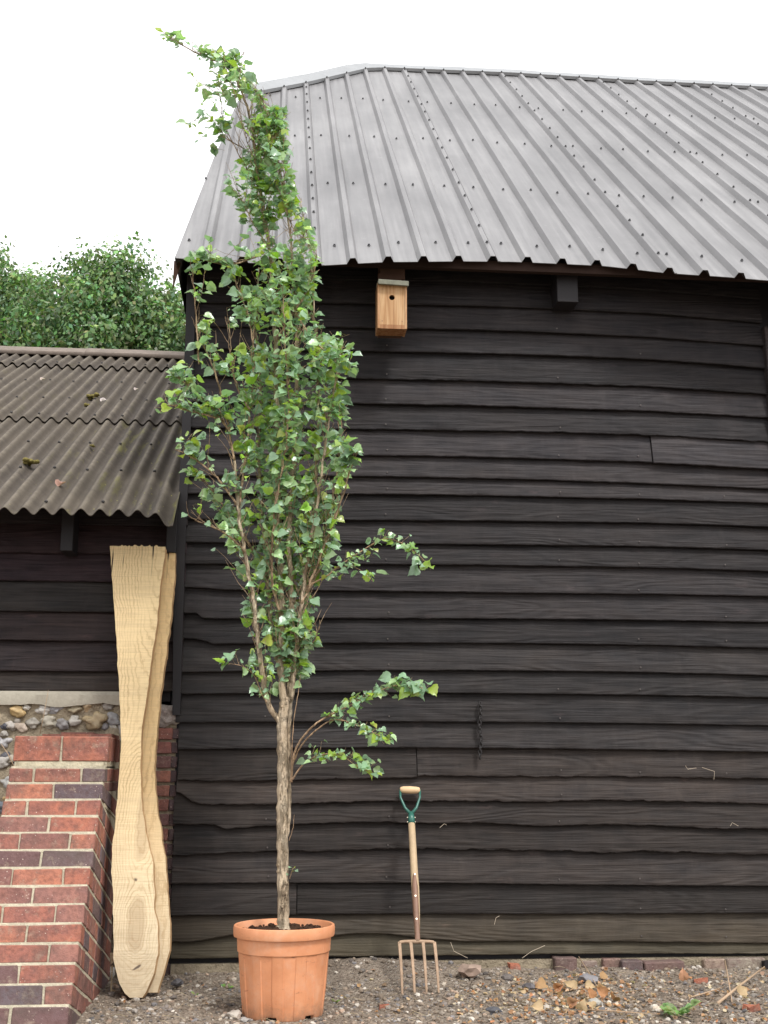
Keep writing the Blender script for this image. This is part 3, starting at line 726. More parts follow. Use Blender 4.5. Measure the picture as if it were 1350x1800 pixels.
# screws of the corrugated roof
s0 = MB(); s0.lathe([(.0001, 0), (.009, 0), (.009, .006), (.005, .010), (.0001, .011)], 8)
sf = s0.build('roof_nail', M_IRON, None); sf.parent = sroof; srot = snv.to_track_quat('Z', 'Y').to_euler(); cnt = 0
for row, (v, step, lift) in enumerate(((.10, 3, .012), (vv(833), 2, .007), (vv(786), 2, .005), (V1+.06, 2, .018), (vv(708), 2, .012), (vv(677), 2, .01), (V2+.04, 2, .024))):
    kk = [k for k in range(-14, 6)]
    for k in kk:
        if (k+row) % step: continue
        u = U0+k*SP
        if u > -.6: continue
        q = proj(sr(u, v, SAM))
        if not -15 < q[0] < 335: continue
        o = sf if cnt == 0 else sf.copy()
        if cnt: COL.objects.link(o)
        o.parent = sroof; o.location = sr(u, v+random.uniform(-.02, .02), SAM+lift+.001)-wloc(sroof); o.rotation_euler = srot; cnt += 1
# rafter feet, wall plate
def srafter(px0, px1, pyb, Y, zadd=0):
    a = ony(px0, pyb, Y); b = ony(px1, pyb, Y); r = MB(); t = math.tan(SA); zt = SE.z+(Y-SE.y)*t-.04
    r.hexa([(a.x, Y, a.z), (b.x, Y, a.z), (a.x, -.03, a.z), (b.x, -.03, a.z), (a.x, Y, zt), (b.x, Y, zt), (a.x, -.03, zt-Y*t), (b.x, -.03, zt-Y*t)])
    return r.build('rafter_foot', M_TARWOOD, shed, bevel=.003)
srafter(105, 127, 968, -.2); srafter(291, 309, 971, -.10); srafter(-140, -118, 968, -.2)

# ============================================================ BUTTRESS
BX0, BX1 = -1.232, -.790
but = thing('brick_buttress', 'raked red brick buttress with pale mortar, left of the leaning oak planks', 'buttress', (-1.0, -.7, 0))
bb = MB(); mm = MB()
BC = [(.42, .155, .10), (.36, .14, .10), (.40, .17, .12), (.30, .135, .105), (.48, .19, .12), (.34, .16, .125)]
BB = [(.13, .105, .115), (.15, .11, .11), (.17, .10, .095)]
def brk(x0, x1, o, cdir, ndir, c0, c1, n0, n1, col):
    def P_(x, c, n): q = Vector((0, o[0], o[1]))+cdir*c+ndir*n; return (x+random.uniform(-.003, .003), q.y+random.uniform(-.003, .003), q.z+random.uniform(-.003, .003))
    bb.hexa([P_(x0, c0, n0), P_(x1, c0, n0), P_(x0, c1, n0), P_(x1, c1, n0), P_(x0, c0, n1), P_(x1, c0, n1), P_(x0, c1, n1), P_(x1, c1, n1)], col)
def mslab(x0, x1, o, cdir, ndir, c0, c1, n0, n1):
    def P_(x, c, n): q = Vector((0, o[0], o[1]))+cdir*c+ndir*n; return (x, q.y, q.z)
    mm.hexa([P_(x0, c0, n0), P_(x1, c0, n0), P_(x0, c1, n0), P_(x1, c1, n0), P_(x0, c0, n1), P_(x1, c0, n1), P_(x0, c1, n1), P_(x1, c1, n1)])
def colr(): return random.choice(BC) if random.random() < .70 else random.choice(BB)
def course(o, dip, h, k, yback=-.08, cap=False):
    cdir = Vector((0, math.cos(dip), -math.sin(dip))); ndir = Vector((0, math.sin(dip), math.cos(dip)))
    L = (yback-o[0])/math.cos(dip); D = .10
    # front row
    if cap: cuts = [BX0, (BX0+BX1)/2, BX1]
    elif k % 2: cuts = [BX0, BX0+.105, BX0+.325, BX1]
    else: cuts = [BX0, BX0+.215, BX1]
    sh = 0 if cap else random.uniform(-.006, .006)
    for a, b in zip(cuts[:-1], cuts[1:]):
        l_ = a+(.0055 if a > BX0 else 0)+(sh if a > BX0 else 0); r_ = b-(.0055 if b < BX1 else 0)+(sh if b < BX1 else 0)
        brk(l_, r_, o, cdir, ndir, 0, D, 0, h, colr() if not cap else (.46, .17, .11))
    # side rows
    for sx0, sx1 in ((BX1-.095, BX1), (BX0, BX0+.095)):
        c = D+.010
        while c < L-.02:
            w_ = (.04 if cap else random.choice([.10, .215, .10, .16]))
            c2 = min(c+w_, L); cc = colr() if not cap else (.33, .12, .08)
            cc = tuple(q*.95 for q in cc)
            brk(sx0+.002, sx1-.001, o, cdir, ndir, c, c2, 0, h, cc); c = c2+.010
    # mortar core and bed above
    mslab(BX0+.012, BX1-.005, o, cdir, ndir, .010, L-.005, -.012, h-.001)
    return cdir, ndir, L
TZ = 1.18
cd_, nd_, L_ = course((-.552, TZ-.118), 0, .118, 0, cap=True)
mslab(BX0+.006, BX1-.004, (-.552, TZ-.118), cd_, nd_, .003, L_, -.03, -.001)
course((-.615, .965), 0, .062, 1)
mslab(BX0+.004, BX1-.004, (-.615, .965), Vector((0, 1, 0)), Vector((0, 0, 1)), .010, .4, .060, .074)
DIP = R(16)
for k in range(14):
    y0_ = -.652-.0565*k; zt = .955-.0716*k
    nd_ = Vector((0, math.sin(DIP), math.cos(DIP))); o = (y0_-nd_.y*.0735, zt-nd_.z*.0735)
    cd_, nd_, L_ = course(o, DIP if k else R(9), .0735, k)
    mslab(BX0+.005, BX1-.0035, o, cd_, nd_, .008, L_-.01, .0715, .0845)
core = MB(); core.poly([(BX1-.012, -.08, -.1), (BX1-.012, -.08, 1.10), (BX1-.012, -.53, 1.10), (BX1-.012, -1.44, -.1)]); core.poly([(BX0+.02, -.08, -.1), (BX0+.02, -.08, 1.10), (BX0+.02, -.53, 1.10), (BX0+.02, -1.44, -.1)])
mm.v += core.v; nb = len(mm.v)-len(core.v); mm.c += core.c; mm.f += [tuple(i+nb for i in f) for f in core.f]
bb.box(BX0+.05, BX1-.002, -.60, -.085, .92, .964, 0, (.2, .09, .075))
bb.build('brickwork', M_BRICK, but, bevel=.004); mm.build('mortar', M_MORTAR, but)
cr_ = MB(); cr_.box(BX0+.10, BX1-.01, -.40, -.06, TZ+.003, TZ+.016, .003, (.34, .13, .09)); cr_.box(BX0+.16, BX1-.12, -.22, -.05, TZ+.018, TZ+.03, .003, (.3, .13, .1)); cr_.build('creasing_tile', M_BRICK, but)

# ============================================================ OAK SLABS
def slab(name, outline_l, outline_r, yb, yt, mat, thick, label, group, side):
    zb, zt = .0, 2.2
    def pt(px, py):    # point on the leaning plane
        n = Vector((0, zt-zb, -(yt-yb))).normalized()*-1; return onp(px, py, Vector((0, yb, zb)), n)
    L = [pt(*q) for q in outline_l]; Rr = [pt(*q) for q in outline_r]
    lz = [p.z for p in L][::-1]; lx = [p.x for p in L][::-1]; rz = [p.z for p in Rr][::-1]; rx = [p.x for p in Rr][::-1]
    zs = np.linspace(max(lz[0], rz[0])-.0, min(lz[-1], rz[-1]), 110)
    mf = MB(); me_ = MB(); nrm = Vector((0, zt-zb, -(yt-yb))).normalized(); prev = None
    for z in zs:
        a = float(np.interp(z, lz, lx))+.005*fbm(z*14, 1, side); b = float(np.interp(z, rz, rx))+.005*fbm(z*14, 5, side)
        y = yb+(yt-yb)*(z-zb)/(zt-zb); ring = []
        fr_ = [Vector((a+(b-a)*t, y, z)) for t in (0, .5, 1)]
        bkk = [Vector((b+.004, y+nrm.y*thick, z+nrm.z*thick)), Vector((a-.004, y+nrm.y*thick, z+nrm.z*thick))]
        f = [mf.vert(p) for p in fr_]; e1 = [me_.vert(p) for p in (fr_[2], bkk[0], bkk[1], fr_[0])]
        if prev:
            pf, pe = prev
            for k in range(2): mf.face(pf[k], pf[k+1], f[k+1], f[k])
            for k in range(3): me_.face(pe[k], pe[k+1], e1[k+1], e1[k])
            if side >= 0 and False: pass
        prev = (f, e1)
        if z == zs[0]: me_.face(*e1[::-1])
    # splintered top
    a, b = mf.v[-3], mf.v[-1]; nsp = 46; y = a[1]
    prevx = None; tops = []
    for i in range(nsp+1):
        x = a[0]+(b[0]-a[0])*i/nsp; hgt = abs(.003+.002*fbm(x*40, side, 0))+(.016*max(0, fbm(x*55, side+5, 0)) if .2 < i/nsp < .85 else 0)
        tops.append((mf.vert((x, y, a[2])), mf.vert((x, y, a[2]+hgt)), mf.vert((x, y+thick, a[2]+hgt*.6))))
    for p_, q_ in zip(tops[:-1], tops[1:]): mf.face(p_[0], q_[0], q_[1], p_[1]); mf.face(p_[1], q_[1], q_[2], p_[2])
    cx = (mf.v[30][0]+mf.v[32][0])/2
    root = thing(name, label, 'timber slab', (cx, yb, 0), group)
    mf.build('sawn_face', mat, root); me_.build('waney_edge', M_BARKEDGE, root)
    return root
fl_ = [(193, 955), (196, 1000), (203, 1100), (209, 1200), (213, 1300), (210, 1355), (207, 1390), (203, 1440), (197, 1495), (196, 1530), (199, 1575), (199, 1640), (200, 1690), (208, 1725), (219, 1745), (228, 1754)]
fr2 = [(290, 962), (289.7, 975), (282, 1026), (277, 1089), (267, 1152), (259.5, 1215), (249.4, 1278), (247, 1328), (247.5, 1366), (249, 1409), (256.7, 1464), (269, 1516), (270.4, 1555), (272, 1595), (278, 1641), (278, 1678), (269, 1714), (257, 1744), (250, 1754)]
slab('oak_plank', fl_, fr2, -.66, -.14, M_SLAB1, .045, 'front oak plank with waney edges, swirling grain and splintered top', 'oak planks leaning by the barn corner', 1)
bl_ = [(240, 969), (240, 1100), (235, 1300), (230, 1500), (240, 1640), (250, 1745)]
br_ = [(308.5, 969), (306, 1026), (299.7, 1091), (292, 1152), (284.6, 1202), (278, 1265), (272.5, 1328), (272, 1351), (273, 1387), (276.5, 1421), (284, 1464), (290, 1510), (294, 1549), (296.4, 1595), (298, 1623), (300, 1644), (298, 1672), (285.7, 1714), (276.5, 1745)]
slab('oak_plank', bl_, br_, -.60, -.08, M_SLAB2, .04, 'rear oak plank half hidden behind the front plank, showing its right edge', 'oak planks leaning by the barn corner', 2)
ws = MB(); a = ony(197, 1675, -.50); b = ony(200, 1708, -.52)
ws.hexa([(a.x, -.5, b.z), (a.x+.006, -.5, b.z), (a.x, -.49, b.z), (a.x+.006, -.49, b.z), (a.x-.010, -.5, a.z), (a.x+.008, -.5, a.z), (a.x-.010, -.49, a.z), (a.x+.008, -.49, a.z)])
ws.hexa([(a.x, -.5, 0), (a.x+.006, -.5, 0), (a.x, -.49, 0), (a.x+.006, -.49, 0), (a.x, -.5, b.z-.002), (a.x+.006, -.5, b.z-.002), (a.x, -.49, b.z-.002), (a.x+.006, -.49, b.z-.002)])
o = ws.build('wood_splinter', M_SLAB1, None); recenter(o, (a.x, -.5, 0)); tag(o, 'thin pale wood splinter standing left of the front oak plank', 'splinter')

# ============================================================ POT
PC = Vector((.063, -1.04, 0))
pot = thing('plant_pot', 'large ribbed terracotta coloured plastic pot holding the tree', 'plant pot', PC)
pm = MB()
outer = [(.150, .0), (.168, .0), (.172, .008), (.184, .12), (.195, .255), (.1955, .257), (.200, .262), (.202, .300), (.203, .318), (.2165, .322), (.2185, .328), (.2195, .355), (.217, .3655), (.2135, .368), (.2065, .366), (.203, .358), (.186, .30), (.150, .04), (.0, .035)]
def fpot(j, a, r, z):
    if 1 <= j <= 4:
        kk = 1 if j < 4 else .4; q_ = (a*12/(2*math.pi)) % 1
        r = r-(.0045*kk if q_ < .5 else 0)
        if j <= 2:
            n_ = (a*6/(2*math.pi)-.06) % 1
            if n_ < .28: z += .016
    if j == 0:
        n_ = (a*6/(2*math.pi)-.06) % 1
        if n_ < .28: z += .016
    return r, z
pm.lathe(outer, 360, PC.x, PC.y, fpot)
pm.build('pot_body', M_POT, pot, auto=32)
so_ = MB(); rings = []
for i in range(17):
    r = .196*i/16
    rings.append([so_.vert((PC.x+r*math.cos(k*2*math.pi/64), PC.y+r*math.sin(k*2*math.pi/64), .335+.02*fbm(r*30*math.cos(k/10.2), r*30*math.sin(k/10.2), 1.)+(.015*(1-r/.2)))) for k in range(64)])
for i in range(16):
    for k in range(64): so_.face(rings[i][k], rings[i][(k+1) % 64], rings[i+1][(k+1) % 64], rings[i+1][k])
for i in range(160):
    a = random.uniform(0, 6.28); r = .185*math.sqrt(random.random())
    rock(so_, (PC.x+r*math.cos(a), PC.y+r*math.sin(a), .346), random.uniform(.004, .011), (1, 1, 1), i, (1, 1.2, .8), a)
so_.build('compost', M_SOIL, pot, smooth=False)

# ============================================================ POPLAR
tree = thing('poplar_tree', 'slender upright poplar tree planted in the terracotta pot', 'tree', PC+Vector((0, 0, .34)))
TY = -1.04
def path(pts, dy0=0, dy1=0, n=6, wob=.006, seed=0):
    P_ = []
    L = len(pts)
    for i, (x, y) in enumerate(pts):
        t = i/max(1, L-1); P_.append(ony(x, y, TY+dy0+(dy1-dy0)*t))
    out = []
    for i in range(L-1):
        p0, p1, p2, p3 = P_[max(0, i-1)], P_[i], P_[i+1], P_[min(L-1, i+2)]
        for k in range(n):
            t = k/n; q = .5*((2*p1)+(p2-p0)*t+(2*p0-5*p1+4*p2-p3)*t*t+(3*p1-p0-3*p2+p3)*t**3)
            s_ = i*n+k
            if s_ > 0: q = q+Vector((wob*noise.noise(Vector((s_*.7, seed, 0))), wob*noise.noise(Vector((s_*.7, seed, 5))), 0))
            out.append(q)
    out.append(P_[-1]); return out
def lin(a, b, n): return [a+(b-a)*i/(n-1) for i in range(n)]
BARKC = (1, .97, .9); TWC = (.85, .66, .5)
def rpath(P_, r0, r1, kn=0, seed=0):
    n = len(P_); return [(r0+(r1-r0)*(i/(n-1)))*(1+kn*noise.noise(Vector((i*1.3, seed, 2)))) for i in range(n)]
trk = MB()
P1 = path([(497, 1640), (498, 1600), (497, 1520), (496, 1430), (497, 1350), (496, 1270), (503, 1225)], 0, 0, 8, .007, 1)
trk.tube(P1, [q*(1.22 if i < 4 else 1) for i, q in enumerate(rpath(P1, .0265, .022, .22, 1))], 16, BARKC)
P1b = path([(505, 1470), (509, 1420), (508, 1330), (509, 1260), (514, 1200)], -.005, .01, 8, .004, 2)
trk.tube(P1b, rpath(P1b, .007, .010, .2, 2), 10, BARKC)
for i in range(16):
    p = P1[random.randrange(4, len(P1)-4)]; a = random.uniform(0, 6.28)
    rock(trk, p+Vector((.021*math.cos(a), .021*math.sin(a), 0)), random.uniform(.006, .011), (.9, .85, .75), i, (1, 1, 1), 0, 2)
trk.build('trunk', M_BARK, tree, True)
# limbs: name, pixel path, depth drift, radii, leaf start fraction, leaf density
LIMBS = [
 ([(492,1268),(470,1232),(455,1140),(445,1050),(430,970),(418,890),(412,810)], 0,-.06, .014,.0065, .05, 1.1),
 ([(412,810),(400,740),(388,690),(372,640),(350,590),(338,560)], -.06,-.10, .006,.002, .0, .8),
 ([(420,890),(432,800),(440,720),(446,640),(440,570),(420,510),(400,470)], -.05,.05, .006,.002, .1, 1.15),
 ([(500,1240),(494,1180),(496,1090),(492,1000),(490,900),(488,800),(486,700),(484,600),(480,520),(474,440),(462,360),(450,280),(440,210),(420,150),(395,115),(350,95),(300,68)], 0,.05, .018,.0025, .06, 1.15),
 ([(505,1240),(512,1150),(512,1050),(508,950),(514,850),(520,750),(522,640),(520,550),(515,470),(506,380),(490,290),(470,200),(440,140)], .02,-.1, .015,.002, .05, 1.15),
 ([(512,1230),(520,1150),(530,1060),(545,960),(560,870),(572,780),(585,700),(596,630),(604,600)], .0,-.15, .011,.002, .04, 1.4),
 ([(508,1235),(524,1130),(540,1040),(548,920),(556,810),(560,700),(556,600),(550,520),(548,450),(535,390),(528,350)], .0,.12, .010,.002, .04, 1.2),
 ([(498,1200),(478,1110),(470,1010),(462,910),(455,800),(458,700),(452,620),(450,540),(455,470)], .02,.18, .010,.003, .05, 1.1),
 ([(540,1040),(570,960),(600,880),(618,820),(630,790)], -.05,-.20, .006,.002, .05, 1.5),
 ([(418,890),(390,850),(360,820),(330,800),(308,790)], -.05,-.16, .006,.002, .15, 1.1),
 ([(430,970),(400,940),(370,925),(345,915),(330,905)], -.05,-.2, .006,.002, .1, 1.25),
 ([(405,760),(375,720),(345,690),(318,668),(300,655)], -.06,-.14, .006,.002, .1, 1.35),
 ([(395,740),(365,730),(330,722),(296,712),(282,725)], -.06,-.18, .006,.002, .1, 1.2),
 ([(474,440),(440,455),(405,465),(370,460),(345,450)], .02,-.14, .006,.002, .05, 1.35),
 ([(450,280),(430,262),(408,250),(385,235)], .03,-.05, .004,.0015, .2, .9),
 ([(484,600),(510,560),(535,520),(552,480),(556,440)], -.02,-.2, .006,.002, .1, 1.3),
 ([(496,1090),(480,1030),(478,960),(486,880),(500,800),(508,700),(500,600),(498,500)], .0,-.25, .007,.002, .05, 1.4),
 ([(530,1060),(560,1000),(570,930),(588,860),(600,760),(590,690)], -.05,.12, .006,.002, .05, 1.3),
 ([(470,1010),(440,960),(400,900),(372,860),(352,842)], .05,.1, .006,.002, .05, 1.1),
 ([(350,640),(345,560),(340,500),(335,455)], -.10,-.12, .005,.0015, .1, .55),
 ([(520,1080),(545,1130),(555,1120),(562,1100)], 0,-.08, .004,.0015, .2, 1.3),
 ([(520,550),(545,590),(575,620),(600,640),(615,650)], -.1,-.25, .004,.0015, .0, 1.4),
 ([(462,360),(440,310),(415,262),(392,215),(388,175),(376,160),(360,150)], 0,-.1, .003,.0012, .1, .35),
 ([(506,380),(508,330),(500,270),(497,215),(500,200)], 0,-.1, .004,.0012, .1, 1.0),
 ([(450,280),(470,245),(488,215),(492,200)], 0,.1, .003,.0012, .1, 1.2),
 ([(395,115),(372,150),(352,190),(338,235),(334,275)], 0,-.05, .0010,.0006, .3, .12),
 ([(420,150),(412,120),(424,98),(432,92)], 0,.02, .002,.001, .2, .7),
 ([(462,360),(452,300),(432,240),(418,190),(408,150)], 0,-.15, .003,.0012, .1, .7),
 ([(490,290),(486,240),(470,190),(452,160)], 0,-.15, .003,.0012, .1, .7),
 ([(474,440),(444,390),(424,350),(412,320)], 0,-.12, .003,.0012, .2, .5),
 ([(506,380),(520,410),(538,420),(548,440)], 0,-.15, .003,.0012, .1, .8),
 ([(440,720),(420,690),(408,640),(405,600),(402,560)], -.05,-.15, .005,.0015, .05, .9),
]
ENV = [(50,272,345),(75,272,370),(100,290,440),(150,335,448),(200,318,505),(250,320,508),(290,325,515),(300,385,515),(350,402,524),(400,405,550),(440,332,562),(480,330,562),(520,336,560),(560,345,570),(590,352,628),(640,300,630),(680,285,622),(720,270,612),(760,322,616),(800,298,642),(850,302,612),(900,318,606),(950,330,592),(1000,345,592),(1050,415,580),(1100,420,576),(1150,430,566),(1190,440,545),(1225,450,520),(1240,480,500)]
ENY = [e_[0] for e_ in ENV]; ENL = [e_[1] for e_ in ENV]; ENR = [e_[2] for e_ in ENV]
crown = MB()
HALF = [(0, 0), (.20, -.06), (.40, .04), (.50, .20), (.44, .33), (.45, .45), (.30, .56), (.22, .72), (.07, .86), (0, 1.02)]
def leaf(mb, base, tipdir, nrm, L, col, fold=.25, curl=.35, pet=None):
    t = tipdir.normalized(); n_ = (nrm-t*nrm.dot(t)).normalized(); s_ = t.cross(n_)
    wv_ = random.uniform(-.12, .12); lw = random.uniform(.85, 1.15)
    def P_(x, y): return base+(s_*x*lw+t*y+n_*(abs(x)*fold-curl*(y-.4)**2*.6+wv_*math.sin(x*6+y*5)))*L
    mid = mb.vert(P_(0, .40), col)
    tc = tuple(c*1.06 for c in col)
    for sg in (1, -1):
        ids_ = [mb.vert(P_(x*sg, y), col if i else tc) for i, (x, y) in enumerate(HALF)]
        for a, b in zip(ids_[:-1], ids_[1:]):
            mb.face(mid, a, b) if sg > 0 else mb.face(mid, b, a)
    if pet is not None:
        q = Vector((0, 0, 1)).cross(base-pet); q = q.normalized()*.0008 if q.length > 1e-6 else Vector((.0008, 0, 0))
        c = (.36, .30, .12); mb.poly([pet-q, pet+q, base+q, base-q], c); k = Vector((0, .0009, 0)); mb.poly([pet-k, pet+k, base+k, base-k], c)
def leafcol(young=.0):
    r = random.random()*.999
    if r < .10+young: return (random.uniform(.24, .34), random.uniform(.38, .48), random.uniform(.05, .08))
    if r < .5: b = random.uniform(.7, 1.2); return (.34*b, .50*b, .25*b)
    b = random.uniform(.6, 1.2); return (.25*b, .40*b, .25*b)
def sprig(mb, brm, p, d, L, nl, Ls=(.026, .056), env=True, young=0., droop=.25, rad=.0016):
    pts = [p]; q = p; dd = d.normalized()
    if env:
        for _ in range(5):
            x, y = proj(p+dd*L)
            if np.interp(y, ENY, ENL)+4 < x < np.interp(y, ENY, ENR)-4: break
            a = random.uniform(0, 6.28); dd = (d*.6+Vector((math.cos(a), math.sin(a), .25))*random.uniform(.3, 1)).normalized(); L *= .82
    for i in range(4):
        dd = (dd+Vector((random.uniform(-.2, .2), random.uniform(-.2, .2), random.uniform(-.05, .2)))).normalized(); q = q+dd*L/4; pts.append(q)
    brm.tube(pts, lin(rad, rad*.5, 5), 4, TWC, False)
    for i in range(nl):
        f = (i+random.random())/nl*4; k = min(3, int(f)); b = pts[k].lerp(pts[k+1], f-k)
        a = random.uniform(0, 2*math.pi); out = Vector((math.cos(a), math.sin(a)*.9-.15, random.uniform(-.1, .5))).normalized()
        pe = b+out*random.uniform(.014, .032)
        if env:
            x, y = proj(pe); ml, mr = np.interp(y, ENY, ENL), np.interp(y, ENY, ENR)
            if not (ml+6 < x < mr-8) or y < 56: continue
            sp_ = fbm(x*.013+3, y*.013, 2.)
            if 440 < y < 960 and 372 < x < 445 and sp_ < -.05: continue
            if sp_ < -.18 and random.random() < .7: continue
            if y < 420 and sp_ < -.5: continue
            if y > 860 and pe.y < TY-.02 and random.random() < .72: continue
        tip = (out*1.0+Vector((0, 0, -droop-random.uniform(-.35, .8)))).normalized()
        nr = (Vector((random.uniform(-.8, .8), -.6+random.uniform(-.7, .7), .65+random.uniform(-.7, .5)))).normalized()
        leaf(mb, pe, tip, nr, random.uniform(*Ls)*random.choice([1, 1, 1.2, .75, .55]), leafcol(young if i < nl*.7 else young+.22), random.uniform(.05, .4), random.uniform(.1, .7), b)
tw = MB()
for li, (pts, d0, d1, r0, r1, lf, dens) in enumerate(LIMBS):
    P_ = path(pts, d0, d1, 6, .010, li+10)
    lb = MB(); lb.tube(P_, rpath(P_, r0, r1, .12, li), 8 if r0 > .008 else 6, BARKC if r0 > .008 else TWC); lb.build('branch', M_BARK, tree, True)
    acc = 0; tot = sum((P_[i+1]-P_[i]).length for i in range(len(P_)-1)); run = 0
    for i in range(len(P_)-1):
        seg = (P_[i+1]-P_[i]); run += seg.length
        if run/tot < lf: continue
        acc += seg.length*dens*(1.7 if proj(P_[i])[1] < 125 else 1.7 if proj(P_[i])[1] < 210 else 2.5 if proj(P_[i])[1] < 450 else 1.6 if proj(P_[i])[1] > 960 else 1.12)*(1+.5*fbm(run*5, li*3., 1.))
        while acc > .036:
            acc -= .036
            a = random.uniform(0, 6.28); o_ = Vector((math.cos(a), math.sin(a), 0)); d = seg.normalized()*1.1+o_*random.uniform(.35, 1.25)+Vector((0, 0, .2))
            yy = proj(P_[i])[1]; L = random.uniform(.05, .25)*(1.0 if run/tot < .85 or yy < 200 else .6)*(1.25 if 100 < yy < 430 else 1)
            sprig(crown, tw, P_[i].lerp(P_[i+1], random.random()), d, L, int(3+L*(31 if yy > 440 else 27)), young=.05)
tw.build('twigs', M_BARK, tree)
co_ = crown.build('crown', M_LEAF, tree, True)
# low side shoots, each a branch with its own leaves
SH = [([(540,1030),(575,1012),(600,992),(640,966),(672,948),(700,952),(732,972),(757,998)], -.05,-.20, .004,.0015, .15, 1.3, .03),
      ([(590,1000),(615,995),(638,1005),(655,1022)], -.10,-.2, .002,.001, .3, .8, .035),
      ([(512,1375),(516,1330),(528,1302),(552,1275),(580,1257),(615,1240),(650,1222),(690,1206),(725,1205),(752,1214)], -.02,-.22, .0055,.0015, .42, 1.9, .035),
      ([(516,1340),(530,1310),(560,1280),(590,1265),(630,1275),(660,1290),(682,1302)], -.02,-.25, .004,.0015, .52, 1.9, .03),
      ([(514,1370),(530,1347),(548,1333),(575,1325),(600,1328),(625,1345),(652,1358)], -.03,-.2, .004,.0015, .22, 1.9, .03),
      ([(480,1245),(462,1225),(448,1190),(428,1172),(402,1166)], 0,-.14, .003,.001, .2, 1.2, .03),
      ([(512,1345),(516,1270),(524,1220),(528,1185)], -.02,-.03, .0025,.0012, .9, .5, .03),
      ([(508,1478),(515,1455),(517,1432)], -.03,-.05, .0022,.001, 1.1, 0, .02),
      ([(509,1545),(513,1532),(514,1528)], -.03,-.05, .0022,.001, .0, 1.6, .018)]
for li, (pts, d0, d1, r0, r1, lf, dens, ls) in enumerate(SH):
    P_ = path(pts, d0, d1, 6, .003, li+50); lb = MB(); lb.tube(P_, rpath(P_, r0, r1, .05, li), 6, (1.0, .72, .52)); lv = MB()
    run = 0; acc = 0; tot = sum((P_[i+1]-P_[i]).length for i in range(len(P_)-1))
    for i in range(len(P_)-1):
        seg = P_[i+1]-P_[i]; run += seg.length
        if run/tot < lf: continue
        acc += seg.length*dens
        while acc > .028:
            acc -= .028; a = random.uniform(0, 6.28); o_ = Vector((0, math.cos(a), math.sin(a)))
            big = run/tot > .8; sprig(lv, lb, P_[i].lerp(P_[i+1], random.random()), seg.normalized()*.7+o_, random.uniform(.015, .065), 3, (ls*1.2, ls*1.9) if big else (ls*.6, ls*1.25), False, .12, .5, .0012)
    b_ = lb.build('side_shoot', M_BARK, tree, True)
    if lv.v: lv.build('shoot_leaves', M_LEAF, b_, True)

# ============================================================ FORK
FT, FB = ony(720, 1388, -.075), ony(737, 1758, -.60)
FB.z = max(FB.z, -.02)
fork = thing('garden_fork', 'garden digging fork with green yoke leaning against the black boards', 'garden fork', FB)
fax = (FT-FB).normalized(); fx = Vector((1, 0, 0)); fx = (fx-fax*fx.dot(fax)).normalized(); fn = fx.cross(fax).normalized()
if fn.y > 0: fn = -fn
LEN = (FT-FB).length
fpl = Vector((0, FT.z-FB.z, -(FT.y-FB.y))).normalized()
def fpx(x, y): return onp(x, y, FB, fpl)
def tubeN(pts, rad, mat, name, parent, n=10, **k):
    q = MB(); q.tube(pts, rad, n); return q.build(name, mat, parent, True, **k)
g0, g1 = fpx(703, 1388), fpx(738, 1389)
tubeN([g0, g0.lerp(g1, .04), g0.lerp(g1, .15), g0.lerp(g1, .5), g0.lerp(g1, .85), g0.lerp(g1, .96), g1], [.010, .014, .0175, .0195, .0175, .014, .010], M_GRIP, 'grip', fork, 14)
yk_ = MB(); jn = fpx(722.5, 1437)
for e_ in ((703.5, 1391, 704, 1402, 712, 1420), (738, 1391, 738, 1402, 732, 1420)):
    yk_.tube([fpx(e_[0], e_[1]-3), fpx(e_[2], e_[3]), fpx(e_[4], e_[5]), fpx(722.5, 1432)], [.0055, .006, .0075, .010], 8)
yk_.tube([fpx(722.5, 1428), fpx(723, 1437), fpx(723.5, 1448)], [.012, .0175, .0185], 12)
yk_.build('yoke', M_GREEN, fork, True)
tubeN([fpx(723.3, 1446), fpx(725, 1475), fpx(728, 1530), fpx(730, 1560), fpx(732, 1600), fpx(733.5, 1640)], [.0175, .0180, .0185, .0195, .0175, .013], M_FORKWOOD, 'shaft', fork, 14)
sp_ = MB(); Q_ = [fpx(728, 1538), fpx(729, 1560), fpx(731, 1600), fpx(733.5, 1640), fpx(734, 1653)]
prev = None
for p, wd, th in zip(Q_, (.009, .0155, .0150, .0125, .013), (.0195, .0215, .0195, .0155, .012)):
    ring = [sp_.vert(p+fx*a*wd+fn*b) for a, b in ((-1, 0), (-.9, th*.75), (-.4, th*1.02), (.4, th*1.02), (.9, th*.75), (1, 0), (.9, -th*.8), (-.9, -th*.8))]
    if prev: [sp_.face(prev[i], prev[(i+1) % 8], ring[(i+1) % 8], ring[i]) for i in range(8)]
    else: sp_.face(*ring)
    prev = ring
sp_.face(*prev[::-1]); sp_.build('strap_socket', M_STRAP, fork, auto=50)
for x, y, t in ((728.6, 1540, .020), (729.5, 1578, .0215), (731.5, 1618, .0185)):
    p = fpx(x, y)+fn*t; q = MB(); q.tube([p, p+fn*.0025], [.0050, .0042], 10); q.build('rivet', M_RIVET, fork)
for x, y in ((716.5, 1437), (716.5, 1445), (729.5, 1437), (729.5, 1445)):
    p = fpx(x, y); q = MB(); q.tube([p-fx*.003, p+fx*.003], [.003, .003], 8); q.build('rivet', M_RIVET, fork)
